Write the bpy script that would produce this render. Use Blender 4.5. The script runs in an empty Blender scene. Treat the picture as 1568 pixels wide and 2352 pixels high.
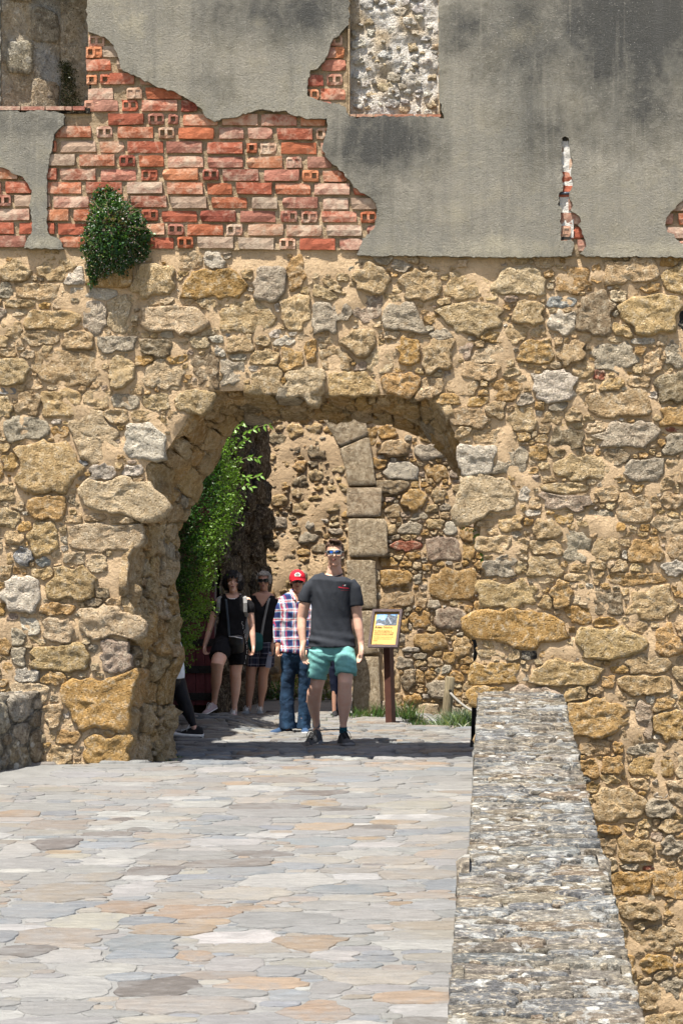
import bpy, bmesh, math, random
import numpy as np
from mathutils import Vector, Matrix, noise
from mathutils.geometry import delaunay_2d_cdt
R = math.radians
scn = bpy.context.scene
COL = scn.collection
random.seed(7)
# ------------------------------------------------------------------ camera, sky, sun, exposure
CAM_D, EYE, F = 17.77, 1.27, 5100.0        # metres from the castle wall, eye height, focal length in photo units
cd = bpy.data.cameras.new('camera'); cam = bpy.data.objects.new('camera', cd); COL.objects.link(cam)
cam.location = (0, -CAM_D, EYE); cam.rotation_euler = (R(90), 0, 0)
cd.sensor_width = 36; cd.lens = F / 2352 * 36
cd.shift_x = -(1134 - 784) / 2352; cd.shift_y = (1390 - 1176) / 2352
cd.clip_start = .1; cd.clip_end = 2000
scn.camera = cam
SUNV = Vector((-.22, -.31, 1)).normalized()
w = bpy.data.worlds.new('World'); scn.world = w; w.use_nodes = True
nt = w.node_tree; bg = nt.nodes['Background']; sky = nt.nodes.new('ShaderNodeTexSky')
sky.sky_type = 'NISHITA'; sky.sun_disc = False
sky.sun_elevation = math.asin(SUNV.z); sky.sun_rotation = math.atan2(SUNV.x, SUNV.y)
nt.links.new(sky.outputs[0], bg.inputs[0]); sky.dust_density = 2.5; sky.air_density = 1; bg.inputs[1].default_value = .095
sd = bpy.data.lights.new('sun', 'SUN'); sd.energy = 5; sd.angle = R(.5); sd.color = (1, .94, .84)
so = bpy.data.objects.new('sun', sd); COL.objects.link(so)
so.rotation_euler = SUNV.to_track_quat('Z', 'Y').to_euler()
so.location = (0, 0, 20)
vs = scn.view_settings; vs.view_transform = 'Standard'; vs.look = 'None'; vs.gamma = 1
vs.exposure = 1.3; vs.use_curve_mapping = False

# ------------------------------------------------------------------ helpers
def wx(px): return (px - 1134) / 287.0
def wz(py): return EYE - (py - 1390) / 287.0
def at(px, py, D): return Vector(((px - 1134) * D / F, D - CAM_D, EYE - (py - 1390) * D / F))

class NT:
    def __init__(s, name):
        s.m = bpy.data.materials.new(name); s.m.use_nodes = True
        s.t = s.m.node_tree; s.b = s.t.nodes['Principled BSDF']
        s.b.inputs['Roughness'].default_value = .9
        s.b.inputs['Specular IOR Level'].default_value = .25
    def n(s, typ, **kw):
        x = s.t.nodes.new('ShaderNode' + typ)
        for k, v in kw.items(): setattr(x, k, v)
        return x
    def l(s, a, b): s.t.links.new(a, b)
    def setv(s, inp, v):
        if isinstance(v, bpy.types.NodeSocket): s.l(v, inp)
        elif isinstance(v, (tuple, list)): inp.default_value = tuple(v) + ((1,) if len(v) == 3 and len(inp.default_value) == 4 else ())
        else: inp.default_value = v
    def pos(s):
        if not hasattr(s, '_p'): s._p = s.n('TexCoord').outputs['Object']
        return s._p
    def mapping(s, scale):
        m = s.n('Mapping'); s.l(s.pos(), m.inputs[0]); m.inputs['Scale'].default_value = scale; return m.outputs[0]
    def noise(s, scale, detail=4, rough=.6, vec=None, dist=0):
        x = s.n('TexNoise'); s.l(vec or s.pos(), x.inputs['Vector'])
        x.inputs['Scale'].default_value = scale; x.inputs['Detail'].default_value = detail
        x.inputs['Roughness'].default_value = rough; x.inputs['Distortion'].default_value = dist
        return x.outputs['Fac']
    def vor(s, scale, feat='F1', vec=None):
        x = s.n('TexVoronoi', feature=feat); s.l(vec or s.pos(), x.inputs['Vector']); x.inputs['Scale'].default_value = scale
        return x.outputs['Distance']
    def ramp(s, v, stops, interp='LINEAR'):
        x = s.n('ValToRGB'); s.l(v, x.inputs[0]); e = x.color_ramp.elements; x.color_ramp.interpolation = interp
        while len(e) < len(stops): e.new(.5)
        for i, (p, c) in enumerate(stops):
            e[i].position = p
            e[i].color = (c, c, c, 1) if not isinstance(c, (tuple, list)) else tuple(c) + (1,)
        return x.outputs[0]
    def mr(s, v, a, b, c=0, d=1):
        x = s.n('MapRange'); s.setv(x.inputs[0], v)
        for i, k in enumerate((a, b, c, d)): x.inputs[i + 1].default_value = k
        return x.outputs[0]
    def math(s, op, a, b=0):
        x = s.n('Math', operation=op); s.setv(x.inputs[0], a); s.setv(x.inputs[1], b); return x.outputs[0]
    def mix(s, f, a, b, mode='MIX'):
        x = s.n('Mix', data_type='RGBA', blend_type=mode); s.setv(x.inputs[0], f); s.setv(x.inputs[6], a); s.setv(x.inputs[7], b)
        return x.outputs[2]
    def bump(s, hs):
        prev = None
        for h, st, di in hs:
            x = s.n('Bump'); x.inputs['Strength'].default_value = st; x.inputs['Distance'].default_value = di
            s.l(h, x.inputs['Height'])
            if prev: s.l(prev, x.inputs['Normal'])
            prev = x.outputs[0]
        s.l(prev, s.b.inputs['Normal'])
    def base(s, v): s.setv(s.b.inputs['Base Color'], v)

def plain(name, col, rough=.8, spec=.3, bump=None, var=.15, metal=0):
    m = NT(name); v = m.noise(9, 4)
    c = m.mix(1, tuple(col), m.ramp(v, [(.25, 1 - var), (.75, 1 + var)]), 'MULTIPLY'); m.base(c)
    m.b.inputs['Roughness'].default_value = rough; m.b.inputs['Specular IOR Level'].default_value = spec
    m.b.inputs['Metallic'].default_value = metal
    if bump: m.bump([(m.noise(bump[0], 5), 1, bump[1])])
    return m.m

def stone_mat(name, rough_amt=1, lichen=0, pits=1, fine=1, grime=.0, aniso=None, tint=None):
    m = NT(name)
    a = m.n('Attribute', attribute_name='Col').outputs['Color']
    vec = m.mapping(aniso) if aniso else m.pos()
    n1 = m.noise(5, 6, .65, vec); n2 = m.noise(22, 6, .7, vec, .4); n3 = m.noise(75, 4, .7, vec)
    vd = m.vor(38, vec=vec)
    c = m.mix(1, a, m.ramp(n1, [(.25, .68), (.5, 1), (.75, 1.22)]), 'MULTIPLY')
    c = m.mix(m.math('MULTIPLY', m.ramp(n2, [(.5, 0), (.64, 1)]), .6), c, (.66, .575, .43))  # pale mottling of the stone, with highlights put into the colour
    c = m.mix(m.math('MULTIPLY', m.ramp(n2, [(.30, 1), (.46, 0)]), .75), c, m.mix(1, c, (.52, .42, .30), 'MULTIPLY'))
    c = m.mix(m.math('MULTIPLY', m.ramp(n3, [(.34, 1), (.45, 0)]), .75), c, m.mix(1, c, (.45, .37, .27), 'MULTIPLY'))  # dark specks put the shadows of small pits into the colour
    if grime: 
        g = m.ramp(m.noise(2.2, 7, .7), [(.42, 0), (.62, 1)])
        c = m.mix(m.math('MULTIPLY', g, grime), c, (.115, .11, .10))
    if lichen:
        l1 = m.ramp(m.noise(6.5, 6, .7, dist=.5), [(.54, 0), (.60, 1)])
        c = m.mix(m.math('MULTIPLY', l1, .75 * lichen), c, (.50, .51, .49))
        l2 = m.ramp(m.vor(9), [(.20, 1), (.27, 0)])
        sp = m.ramp(m.noise(3.1, 2), [(.48, 0), (.54, 1)])
        c = m.mix(m.math('MULTIPLY', m.math('MULTIPLY', l2, sp), .9 * lichen), c, (.68, .68, .64))
        l3 = m.ramp(m.noise(11, 6, .7), [(.37, 1), (.47, 0)])
        c = m.mix(m.math('MULTIPLY', l3, .8 * lichen), c, (.055, .05, .045))
    m.base(c)
    b = [(n1, .8, .04 * rough_amt), (m.ramp(n2, [(.34, 0), (.50, .8), (.68, 1)]), 1, .034 * rough_amt), (m.ramp(n3, [(.38, 0), (.56, 1)]), 1, .010 * fine)]
    if pits: b.append((m.ramp(vd, [(.0, 0), (.35, 1)]), .7, .012 * pits))
    m.bump(b)
    return m.m

def link_mesh(name, verts, faces, mat, parent=None, cols=None, smooth=True, kind=None):
    me = bpy.data.meshes.new(name); me.from_pydata([tuple(v) for v in verts], [], faces); me.validate(); 
    if mat: me.materials.append(mat)
    if cols is not None:
        at_ = me.color_attributes.new('Col', 'FLOAT_COLOR', 'POINT')
        arr = np.ones((len(me.vertices), 4), dtype=np.float32); arr[:, :3] = np.asarray(cols, dtype=np.float32)[:, :3] if np.ndim(cols) == 2 else np.asarray(cols)[:3]
        at_.data.foreach_set('color', arr.ravel())
    if smooth: me.polygons.foreach_set('use_smooth', [True] * len(me.polygons))
    o = bpy.data.objects.new(name, me); COL.objects.link(o)
    if parent: attach(o, parent)
    if kind: o['kind'] = kind
    return o
def attach(o, p):
    o.parent = p
    if p.type == 'EMPTY' and not p.get('local'):
        o.matrix_parent_inverse = Matrix.Translation(-Vector(p.location))
def thing(name, label, cat, loc=(0, 0, 0), group=None, local=False):
    o = bpy.data.objects.new(name, None); COL.objects.link(o); o.location = loc; o.empty_display_size = .2
    o['label'] = label; o['category'] = cat
    if group: o['group'] = group
    if local: o['local'] = 1
    return o
def tag(o, label, cat, group=None, kind=None):
    o['label'] = label; o['category'] = cat
    if group: o['group'] = group
    if kind: o['kind'] = kind
    return o
def bm_obj(name, bm, mat, parent=None, smooth=True, kind=None):
    me = bpy.data.meshes.new(name); bm.to_mesh(me); bm.free()
    if mat: me.materials.append(mat)
    if smooth: me.polygons.foreach_set('use_smooth', [True] * len(me.polygons))
    o = bpy.data.objects.new(name, me); COL.objects.link(o)
    if parent: attach(o, parent) if parent.type == 'EMPTY' else setattr(o, 'parent', parent)
    if kind: o['kind'] = kind
    return o
def box(bm, c, d, rot=None):
    m = Matrix.Translation(Vector(c)) @ (rot.to_4x4() if rot else Matrix.Identity(4)) @ Matrix.Diagonal((d[0], d[1], d[2], 1))
    return bmesh.ops.create_cube(bm, size=1, matrix=m)
def inside(poly, x, y):
    c = False; n = len(poly); j = n - 1
    for i in range(n):
        xi, yi = poly[i]; xj, yj = poly[j]
        if (yi > y) != (yj > y) and x < (xj - xi) * (y - yi) / (yj - yi) + xi: c = not c
        j = i
    return c
def roughen(poly, step, amp, seed, closed=True):
    out = []; n = len(poly)
    for i in range(n if closed else n - 1):
        a = Vector(poly[i]); b = Vector(poly[(i + 1) % n]); L = (b - a).length; k = max(1, int(L / step))
        nrm = Vector((-(b - a).y, (b - a).x)) / max(L, 1e-6)
        for q in range(k):
            p = a + (b - a) * q / k
            if q: p = p + nrm * amp * (noise.noise((p.x * 9 / (step * 20), p.y * 9 / (step * 20), seed)) * 1.6 + random.uniform(-.35, .35))
            out.append((p.x, p.y))
    if not closed: out.append(tuple(poly[-1]))
    return out
def resample(poly, n):
    P = np.array(poly, float); s = np.r_[0, np.cumsum(np.hypot(*np.diff(P, axis=0).T))]
    t = np.linspace(0, s[-1], n); return np.c_[np.interp(t, s, P[:, 0]), np.interp(t, s, P[:, 1])]
def cdt_sheet(outer, holes, grid, jitter=.3):
    """triangulated sheet between an outer polygon and holes, with jittered inner points; 2D verts + triangles"""
    pts = []; edges = []
    for poly in [outer] + holes:
        s = len(pts); pts += [tuple(p) for p in poly]; edges += [(s + i, s + (i + 1) % len(poly)) for i in range(len(poly))]
    nb = len(pts)
    xs = [p[0] for p in outer]; ys = [p[1] for p in outer]
    B = np.array(pts)
    x = min(xs) + grid / 2
    while x < max(xs):
        y = min(ys) + grid / 2
        while y < max(ys):
            q = (x + random.uniform(-jitter, jitter) * grid, y + random.uniform(-jitter, jitter) * grid)
            if inside(outer, *q) and not any(inside(h, *q) for h in holes):
                if np.min((B[:, 0] - q[0]) ** 2 + (B[:, 1] - q[1]) ** 2) > (grid * .35) ** 2: pts.append(q)
            y += grid
        x += grid
    r = delaunay_2d_cdt([Vector(p) for p in pts], edges, [], 0, 1e-5)
    V, Fc = r[0], r[2]
    fs = []
    for f in Fc:
        cx = sum(V[i].x for i in f) / 3; cy = sum(V[i].y for i in f) / 3
        if inside(outer, cx, cy) and not any(inside(h, cx, cy) for h in holes): fs.append(tuple(f))
    return V, fs, nb

# ------------------------------------------------------------------ masonry generator
def sup(dx, dy, a, b, rot, p):
    c, s = np.cos(rot), np.sin(rot); u = dx * c + dy * s; v = -dx * s + dy * c
    return (np.abs(u / a) ** p + np.abs(v / b) ** p) ** (1 / p)
def fill(seeds, region, box_, sizes, tries, p=3, tight=.85, cols=None, rot=.15, rng=None):
    rng = rng or random
    S = [list(s) for s in seeds]
    A = np.array([s[:4] for s in S]) if S else np.zeros((0, 4)); buf = np.zeros((6000, 4)); n = len(S); buf[:n] = A
    x0, x1, y0, y1 = box_
    for (a0, a1, asp0, asp1), tr in zip(sizes, tries):
        for _ in range(tr):
            a = rng.uniform(a0, a1); b = a * rng.uniform(asp0, asp1)
            x = rng.uniform(x0, x1); y = rng.uniform(y0, y1)
            if not region(x, y): continue
            if n:
                q = ((np.abs(buf[:n, 0] - x) / (buf[:n, 2] + a)) ** p + (np.abs(buf[:n, 1] - y) / (buf[:n, 3] + b)) ** p)
                if q.min() < tight ** p: continue
            S.append([x, y, a, b, rng.uniform(-rot, rot), cols(rng, x, y)]); buf[n] = (x, y, a, b); n += 1
    return S
def outlines(seeds, N=22, bound=1.12, gap=.012, p=2.6, wob=.1):
    n = len(seeds); A = np.array([[s[0], s[1], s[2], s[3], s[4]] for s in seeds]); out = []
    th = np.linspace(0, 2 * np.pi, N, endpoint=False)
    T = np.linspace(.25, bound, 26)
    Rr = np.hypot(A[:, 2], A[:, 3])
    for i in range(n):
        x, y, a, b, rot = A[i]
        d = np.hypot(A[:, 0] - x, A[:, 1] - y); nb = np.where((d < (Rr + Rr[i]) * 1.25) & (d > 1e-9))[0]
        pe = p + ((i * 37) % 10) * .22
        e = (np.abs(np.cos(th) / a) ** pe + np.abs(np.sin(th) / b) ** pe) ** (-1 / pe)
        e = e * np.array([1 + wob * noise.noise((math.cos(t) * 1.3, math.sin(t) * 1.3, i * 1.73)) * 1.7 + wob * .6 * noise.noise((math.cos(t) * 3.5, math.sin(t) * 3.5, i * 2.9)) + wob * .3 * noise.noise((math.cos(t) * 9, math.sin(t) * 9, i * 1.3)) for t in th])
        c, s = np.cos(rot), np.sin(rot); ux = np.cos(th) * c - np.sin(th) * s; uy = np.cos(th) * s + np.sin(th) * c
        X = x + np.outer(e * ux, T); Y = y + np.outer(e * uy, T)
        if len(nb):
            D = np.full(X.shape, 1e9)
            for j in nb:
                dj = sup(X - A[j, 0], Y - A[j, 1], A[j, 2], A[j, 3], A[j, 4], p) - gap / min(A[j, 2], A[j, 3]) * .5
                D = np.minimum(D, dj)
            me_ = T[None, :] + gap / min(a, b) * .5
            bad = me_ > D; idx = np.where(bad.any(1), bad.argmax(1), len(T) - 1)
            idx = np.where(bad.any(1), np.maximum(idx - 1, 0), idx)
        else: idx = np.full(N, len(T) - 1)
        t = T[idx]; t = .7 * t + .15 * (np.roll(t, 1) + np.roll(t, -1)); t = np.minimum(t, T[idx] + .02)
        out.append(np.c_[x + e * ux * t, y + e * uy * t])
    return out
def stone_geo(P, mapf, back, h, sid, rings=((1, .35), (.9, .8), (.68, 1), (.36, 1)), amp=.3, freq=9, edge=.0, rough=None):
    N = len(P); c = P.mean(0); V = []; Fs = []
    for p in P: V.append(mapf(p[0], p[1], -back))
    tx = noise.noise((sid * 3.1, 0, 1)) * .5; ty = noise.noise((sid * 3.1, 5, 1)) * .5
    rad = max(1e-3, np.hypot(*(P - c).T).mean())
    for (s, hh) in rings:
        for p in P:
            q = c + (p - c) * s
            nz = noise.fractal((q[0] * freq, q[1] * freq, sid * 2.3), .7, 2.2, 4) + (.5 - 1.6 * abs(noise.noise((q[0] * freq * .8, q[1] * freq * 1.3, sid * 1.7 + 40))) if rough else 0)
            z = h * hh * (1 + tx * (q[0] - c[0]) / rad * .6 + ty * (q[1] - c[1]) / rad * .6) + (rough if rough else h * amp * 1.8) * nz * (1 if s < .95 else .4)
            V.append(mapf(q[0], q[1], z))
    V.append(mapf(c[0], c[1], h + (rough if rough else h * amp) * noise.fractal((c[0] * freq, c[1] * freq, sid * 2.3), .8, 2.2, 3)))
    K = len(rings)
    for r in range(K):
        for k in range(N):
            k2 = (k + 1) % N; Fs.append((r * N + k, r * N + k2, (r + 1) * N + k2, (r + 1) * N + k))
    for k in range(N): Fs.append((K * N + k, K * N + (k + 1) % N, (K + 1) * N))
    return V, Fs
def masonry(name, seeds, mapf, mat, parent, vis=lambda x, y: True, limit=300, back=.05, hr=(.02, .06), keep=lambda P: True, jit=.12, flip=False, sizefn=None, **kw):
    gk = {k: kw.pop(k) for k in list(kw) if k in ('N', 'bound', 'gap', 'p', 'wob')}
    O = outlines(seeds, **gk); items = []
    for i, (s, P) in enumerate(zip(seeds, O)):
        if not keep(P): continue
        area = (np.ptp(P[:, 0]) * np.ptp(P[:, 1]))
        if area < 4e-4: continue
        rr = random.Random(i * 7 + len(seeds)); h = rr.uniform(*hr) * min(1.3, .6 + 2.2 * min(s[2], s[3]) / .2 * .5)
        V, Fs = stone_geo(P, mapf, back, h, i + len(seeds) * .37, **kw)
        if flip: Fs = [tuple(reversed(f)) for f in Fs]
        k = 1 + rr.uniform(-jit, jit); col = [min(.8, c * k * (1 + rr.uniform(-.02, .02))) for c in s[5]]
        rank = area * (1 if vis(s[0], s[1]) else 0)
        if sizefn: rank = sizefn(s[0], s[1], area) if vis(s[0], s[1]) else 0
        items.append((rank, V, Fs, col))
    items.sort(key=lambda t: -t[0])
    cnt = 0; RV = []; RF = []; RC = []
    for rank, V, Fs, col in items:
        if rank > 0 and cnt < limit:
            link_mesh(name, V, Fs, mat, parent, [col] * len(V)); cnt += 1
        else:
            o = len(RV); RV += V; RF += [tuple(i + o for i in f) for f in Fs]; RC += [col] * len(V)
    if RV: link_mesh('small_' + name + 's', RV, RF, mat, parent, RC, kind='stuff')
    return len(items)

PAL = dict(t=(.56, .405, .225), T=(.62, .48, .30), o=(.54, .345, .145), O=(.53, .325, .12), y=(.56, .395, .195), w=(.64, .565, .46), g=(.46, .39, .29),
           d=(.31, .235, .145), b=(.33, .335, .32), r=(.38, .14, .085), k=(.03, .03, .032), p=(.46, .35, .26))
def pick(ws):
    ks = list(ws); vs_ = [ws[k] for k in ks]
    return lambda rng, x, y: PAL[rng.choices(ks, vs_)[0]]
def parse(txt, fx, fy, sx, sy):
    out = []
    for it in txt.split(';'):
        it = it.strip()
        if not it: continue
        q = it.split(','); x, y, w_, h_ = map(float, q[:4]); c = q[4].strip(); rot = float(q[5]) if len(q) > 5 else 0
        out.append([fx(x), fy(y), w_ / 2 * sx, h_ / 2 * sy, rot, PAL[c]])
    return out
# ------------------------------------------------------------------ ground
def sm(a, b, x):
    t = min(1, max(0, (x - a) / (b - a))); return t * t * (3 - 2 * t)
def zg(X, Y):
    if Y <= 0: return .0863 * Y
    z = -.0714 * Y if Y < .5 else -.0357 * (1 - sm(.5, 1.7, Y))
    if X < -2.2: z += .115 * sm(3.2, 5.3, Y) * (1 - sm(5.55, 5.9, Y)) * sm(-2.2, -2.75, -5 - X if False else -abs(X)) if False else .115 * sm(3.2, 5.3, Y) * (1 - sm(5.55, 5.9, Y)) * sm(2.2, 2.8, -X)
    return z
M_pave = stone_mat('paving_stone', .12, 0, .3, .3)
def pave_blend():
    m = NT('paving_stone'); a = m.n('Attribute', attribute_name='Col').outputs['Color']
    n1 = m.noise(3.3, 7, .7, None, .8); n2 = m.noise(13, 7, .72, m.mapping((.55, 1.6, 1)), .5); n3 = m.noise(70, 5, .7)
    c = m.mix(1, a, m.ramp(n2, [(.28, .72), (.5, 1), (.72, 1.2)]), 'MULTIPLY')
    c = m.mix(m.math('MULTIPLY', m.ramp(n1, [(.44, 0), (.60, 1)]), .6), c, (.153, .153, .151))
    c = m.mix(m.math('MULTIPLY', m.ramp(n2, [(.56, 0), (.68, 1)]), .35), c, (.22, .218, .212))
    c = m.mix(m.math('MULTIPLY', m.ramp(n3, [(.3, 1), (.42, 0)]), .35), c, (.09, .085, .08))
    c = m.mix(m.math('MULTIPLY', m.ramp(m.noise(8, 5, .7, m.mapping((.6, 1.4, 1))), [(.3, 1), (.38, 0)]), .35), c, (.12, .115, .11))
    m.base(c); m.b.inputs['Roughness'].default_value = .7; c_ = 0; m.bump([(n2, 1, .018), (n3, 1, .005), (m.noise(30, 4, .7, m.mapping((.4, 1.5, 1))), 1, .004)]); return m.m
M_pave = pave_blend()
M_mort = None
def mortar_mat(name, col, b=1, grain=1, dark=.0):
    m = NT(name); n1 = m.noise(4, 6, .65); n2 = m.noise(28, 6, .7, None, .3); n3 = m.noise(130, 3, .7)
    c = m.mix(1, tuple(col), m.ramp(n1, [(.3, .8), (.7, 1.15)]), 'MULTIPLY')
    c = m.mix(m.math('MULTIPLY', m.ramp(n2, [(.3, 1), (.45, 0)]), .5), c, m.mix(1, c, (.6, .52, .42), 'MULTIPLY'))
    c = m.mix(m.math('MULTIPLY', m.ramp(n3, [(.62, 0), (.7, 1)]), .4), c, (.6, .56, .48))
    m.base(c); m.bump([(n1, .8, .04 * b), (n2, 1, .02 * b), (n3, 1, .004 * grain)])
    return m.m
M_joint = mortar_mat('paving_mortar', (.150, .151, .147), .12, .8)
M_mortar = mortar_mat('wall_mortar', (.53, .385, .235), 1.5, 2.2)
def grid_sheet(name, x0, x1, y0, y1, st, f, mat, **kw):
    nx = max(1, int((x1 - x0) / st)); ny = max(1, int((y1 - y0) / st)); V = []; Fs = []
    for j in range(ny + 1):
        for i in range(nx + 1):
            x = x0 + (x1 - x0) * i / nx; y = y0 + (y1 - y0) * j / ny; V.append(f(x, y))
    for j in range(ny):
        for i in range(nx):
            a = j * (nx + 1) + i; Fs.append((a, a + 1, a + nx + 2, a + nx + 1))
    return link_mesh(name, V, Fs, mat, **kw)
M_earth = mortar_mat('dry_earth', (.20, .17, .10), 1, 2)
g = grid_sheet('ground', -300, 300, -300, 300, 20, lambda x, y: (x, y, -5.2), M_earth); g['kind'] = 'structure'
# the ramp that climbs to the gate
ramp = grid_sheet('ramp', -4.3, .2, -24, .0, .1, lambda x, y: (x, y, zg(x, y) - .0005 + .004 * noise.noise((x * 3, y * 3, 0))), M_joint); ramp['kind'] = 'structure'
yard = grid_sheet('courtyard', -9, 8, 0.0, 26, .1, lambda x, y: (x, y, zg(x, y) - .012 + .008 * noise.noise((x * 2, y * 2, 3))), M_joint); yard['kind'] = 'structure'
bm = bmesh.new(); 
for (X, w_) in ((-4.3, .1), (.55, .1)):
    pass
vv = [bm.verts.new(p) for p in ((-4.4, 0, -5.2), (-4.4, -24, -5.2), (-4.4, -24, -2.1), (-4.4, 0, -.03), (.5, 0, -5.2), (.5, -24, -5.2), (.5, -24, -2.1), (.5, 0, -.03))]
for f in ((0, 1, 2, 3), (7, 6, 5, 4), (1, 5, 6, 2), (3, 2, 6, 7)): bm.faces.new([vv[i] for i in f])
bo = bm_obj('ramp_base', bm, M_mortar, smooth=False); bo['kind'] = 'structure'
PV = {'a': (.158, .157, .152), 'b': (.128, .138, .148), 'c': (.176, .165, .146), 'd': (.166, .146, .125), 'e': (.215, .212, .204), 'f': (.098, .089, .082), 'h': (.178, .138, .102), 'i': (.146, .148, .148)}
def pcol(rng, x, y): return PV[rng.choices('abcdefhi', (28, 15, 20, 13, 10, 4, 5, 15))[0]]
rng = random.Random(21)
def gp(px, py):     # a point of the ramp seen at a photo pixel
    t = (py - 1390) / F; D = (EYE + .0863 * CAM_D) / (t + .0863); return (px - 1134) * D / F, D - CAM_D
def gslab(px, py, wpx, hpx, c):
    x0, y0 = gp(px, py + hpx / 2); x1, y1 = gp(px, py - hpx / 2); D = (y0 + y1) / 2 + CAM_D
    return [(x0 + x1) / 2, (y0 + y1) / 2, wpx / 2 * D / F, max(.05, abs(y1 - y0) / 2), 0, PV[c]]
S = []
for it in ("260,535,230,60,f;620,465,180,30,f;700,655,290,45,f;1300,700,500,70,e;560,580,260,45,e;80,570,180,70,e;630,455,300,50,e;250,450,320,50,d;410,690,260,40,d;280,755,440,90,d;"
           "880,840,400,60,h;600,740,200,70,e;1100,655,420,40,b;400,880,380,80,c;250,950,440,80,d;190,840,380,70,b;640,880,300,40,b;110,1015,260,50,f;310,1040,270,60,e;60,1100,230,70,c;430,1100,370,60,e;"
           "280,1180,500,110,e;700,1180,360,90,f2;1080,955,420,70,e;1150,1000,500,60,c;1350,980,350,80,h;1050,1080,250,70,a;1170,1160,380,60,h;1290,1215,180,60,b;850,1260,700,80,c;1430,1290,350,90,h;"
           "1440,525,350,40,b;1440,460,270,40,h;1240,400,500,40,a;150,620,330,60,a;210,690,230,60,a;640,1030,300,50,b;870,1040,160,50,h;640,980,340,70,b;260,1270,330,60,a;1100,760,480,60,c;850,590,500,50,a;"
           "560,820,240,60,h;1500,1040,200,50,e;1250,1110,200,60,i;1480,1180,160,60,a;90,400,200,40,h;200,370,400,50,a;900,360,300,30,e;1150,340,200,30,c;1430,350,220,30,h").split(';'):
    q = it.split(','); x, y, a, b = map(float, q[:4]); S.append(gslab(x / 1.951, 1665 + y / 1.951, a / 1.951 * .9, b / 1.951 * .9, q[4][0]))
RX = lambda y: -.12 if y > -6.8 else -.15
S = fill(S, lambda x, y: x < RX(y) - .03 and not (x < -3.3 and y > -1), (-4.2, -.12, -10.5, -.05), ((.18, .30, .35, .6), (.11, .19, .35, .7), (.06, .11, .4, .8), (.03, .06, .5, .9)), (1200, 4000, 6000, 6000), cols=pcol, rot=.12, rng=rng, tight=.84)
def rvis(x, y):
    D = y + CAM_D; px = 1134 + x * F / D; py = 1390 + (EYE - zg(x, y)) * F / D
    return -20 < px < 1590 and py < 2370
masonry('paving_slab', S, lambda u, v, h: (min(u, RX(v) + .002), v, zg(u, v) + h), M_pave, ramp, vis=rvis, back=.03, hr=(.0015, .0085), rings=((1, .8), (.97, 1), (.6, 1)), amp=.12, freq=4, N=30, bound=1.35, gap=.006, p=2.3, wob=.17, jit=.14,
        sizefn=lambda x, y, a: a / (y + CAM_D) ** 2)
# courtyard cobbles
def ycol(rng, x, y): return PV[rng.choices('abcdefhi', (26, 16, 20, 12, 6, 8, 5, 12))[0]]
S = fill([], lambda x, y: True, (-4.3, .3, .02, 8.2), ((.14, .24, .28, .4), (.09, .15, .3, .5), (.05, .1, .4, .6)), (2500, 6000, 6000), cols=ycol, rot=.1, rng=rng, tight=.82)
def yvis(x, y):
    D = y + CAM_D; px = 1134 + x * F / D
    return 395 < px < 1100
masonry('cobblestone', S, lambda u, v, h: (u, v, zg(u, v) + h), M_pave, yard, vis=yvis, back=.03, hr=(.012, .034), rings=((1, .2), (.90, .9), (.45, 1)), amp=.25, freq=8, N=14, bound=1.35, gap=.012, p=2.6, wob=.12,
        sizefn=lambda x, y, a: a / (y + CAM_D) ** 2)

# ------------------------------------------------------------------ the castle wall
FRONT = [(289, 1765), (289, 1691), (282, 1677), (284, 1560), (293, 1549), (293, 1464), (306, 1457), (306, 1409), (291, 1373), (293, 1274), (306, 1263), (304, 1208), (302, 1186), (326, 1180), (340, 1110), (334, 1070),
         (382, 1037), (425, 971), (436, 945), (477, 933), (474, 904), (492, 899), (559, 897), (635, 904), (692, 909), (742, 899), (800, 910), (861, 907), (966, 907), (1008, 917), (1032, 949), (1031, 970), (1055, 1017), (1074, 1080), (1077, 1140),
         (1087, 1182), (1102, 1193), (1103, 1227), (1094, 1255), (1109, 1268), (1110, 1309), (1120, 1334), (1112, 1357), (1114, 1398), (1087, 1418), (1089, 1459), (1098, 1493), (1086, 1544), (1100, 1592), (1096, 1765)]
REAR = [(403, 1752), (397, 1713), (388, 1691), (399, 1640), (390, 1604), (399, 1560), (417, 1530), (420, 1486), (404, 1457), (412, 1420), (410, 1384), (403, 1340), (410, 1296), (408, 1226), (417, 1208), (436, 1175), (450, 1138), (466, 1107), (482, 1082), (512, 1023), (531, 983), (552, 968),
        (564, 961), (592, 963), (619, 960), (689, 966), (762, 959), (851, 965), (930, 980), (977, 1006), (1029, 1043), (1055, 1095), (1084, 1150), (1094, 1200), (1110, 1240), (1118, 1300), (1124, 1360), (1120, 1400), (1100, 1440), (1106, 1500), (1100, 1560), (1108, 1620), (1104, 1752)]
TH = .8
NA = 190
fr = resample(FRONT, NA); frw = np.c_[(fr[:, 0] - 1134) / 287, EYE - (fr[:, 1] - 1390) / 287]
kk = F / (CAM_D + TH)
re_ = resample(REAR, NA); rew = np.c_[(re_[:, 0] - 1134) / kk, EYE - (re_[:, 1] - 1390) / kk]
frw[:, 1] = np.maximum(frw[:, 1], -.08); rew[:, 1] = np.maximum(rew[:, 1], -.08)
archF = [tuple(p) for p in frw]; archR = [tuple(p) for p in rew]
wall = thing('castle_wall', 'tall rubble castle wall with a rough arched gateway, patches of bare red brick and grey render above', 'wall', (-1.6, .4, 0))
M_stone = stone_mat('wall_stone', 1.1, 0, 1.1, 1.2)
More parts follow.
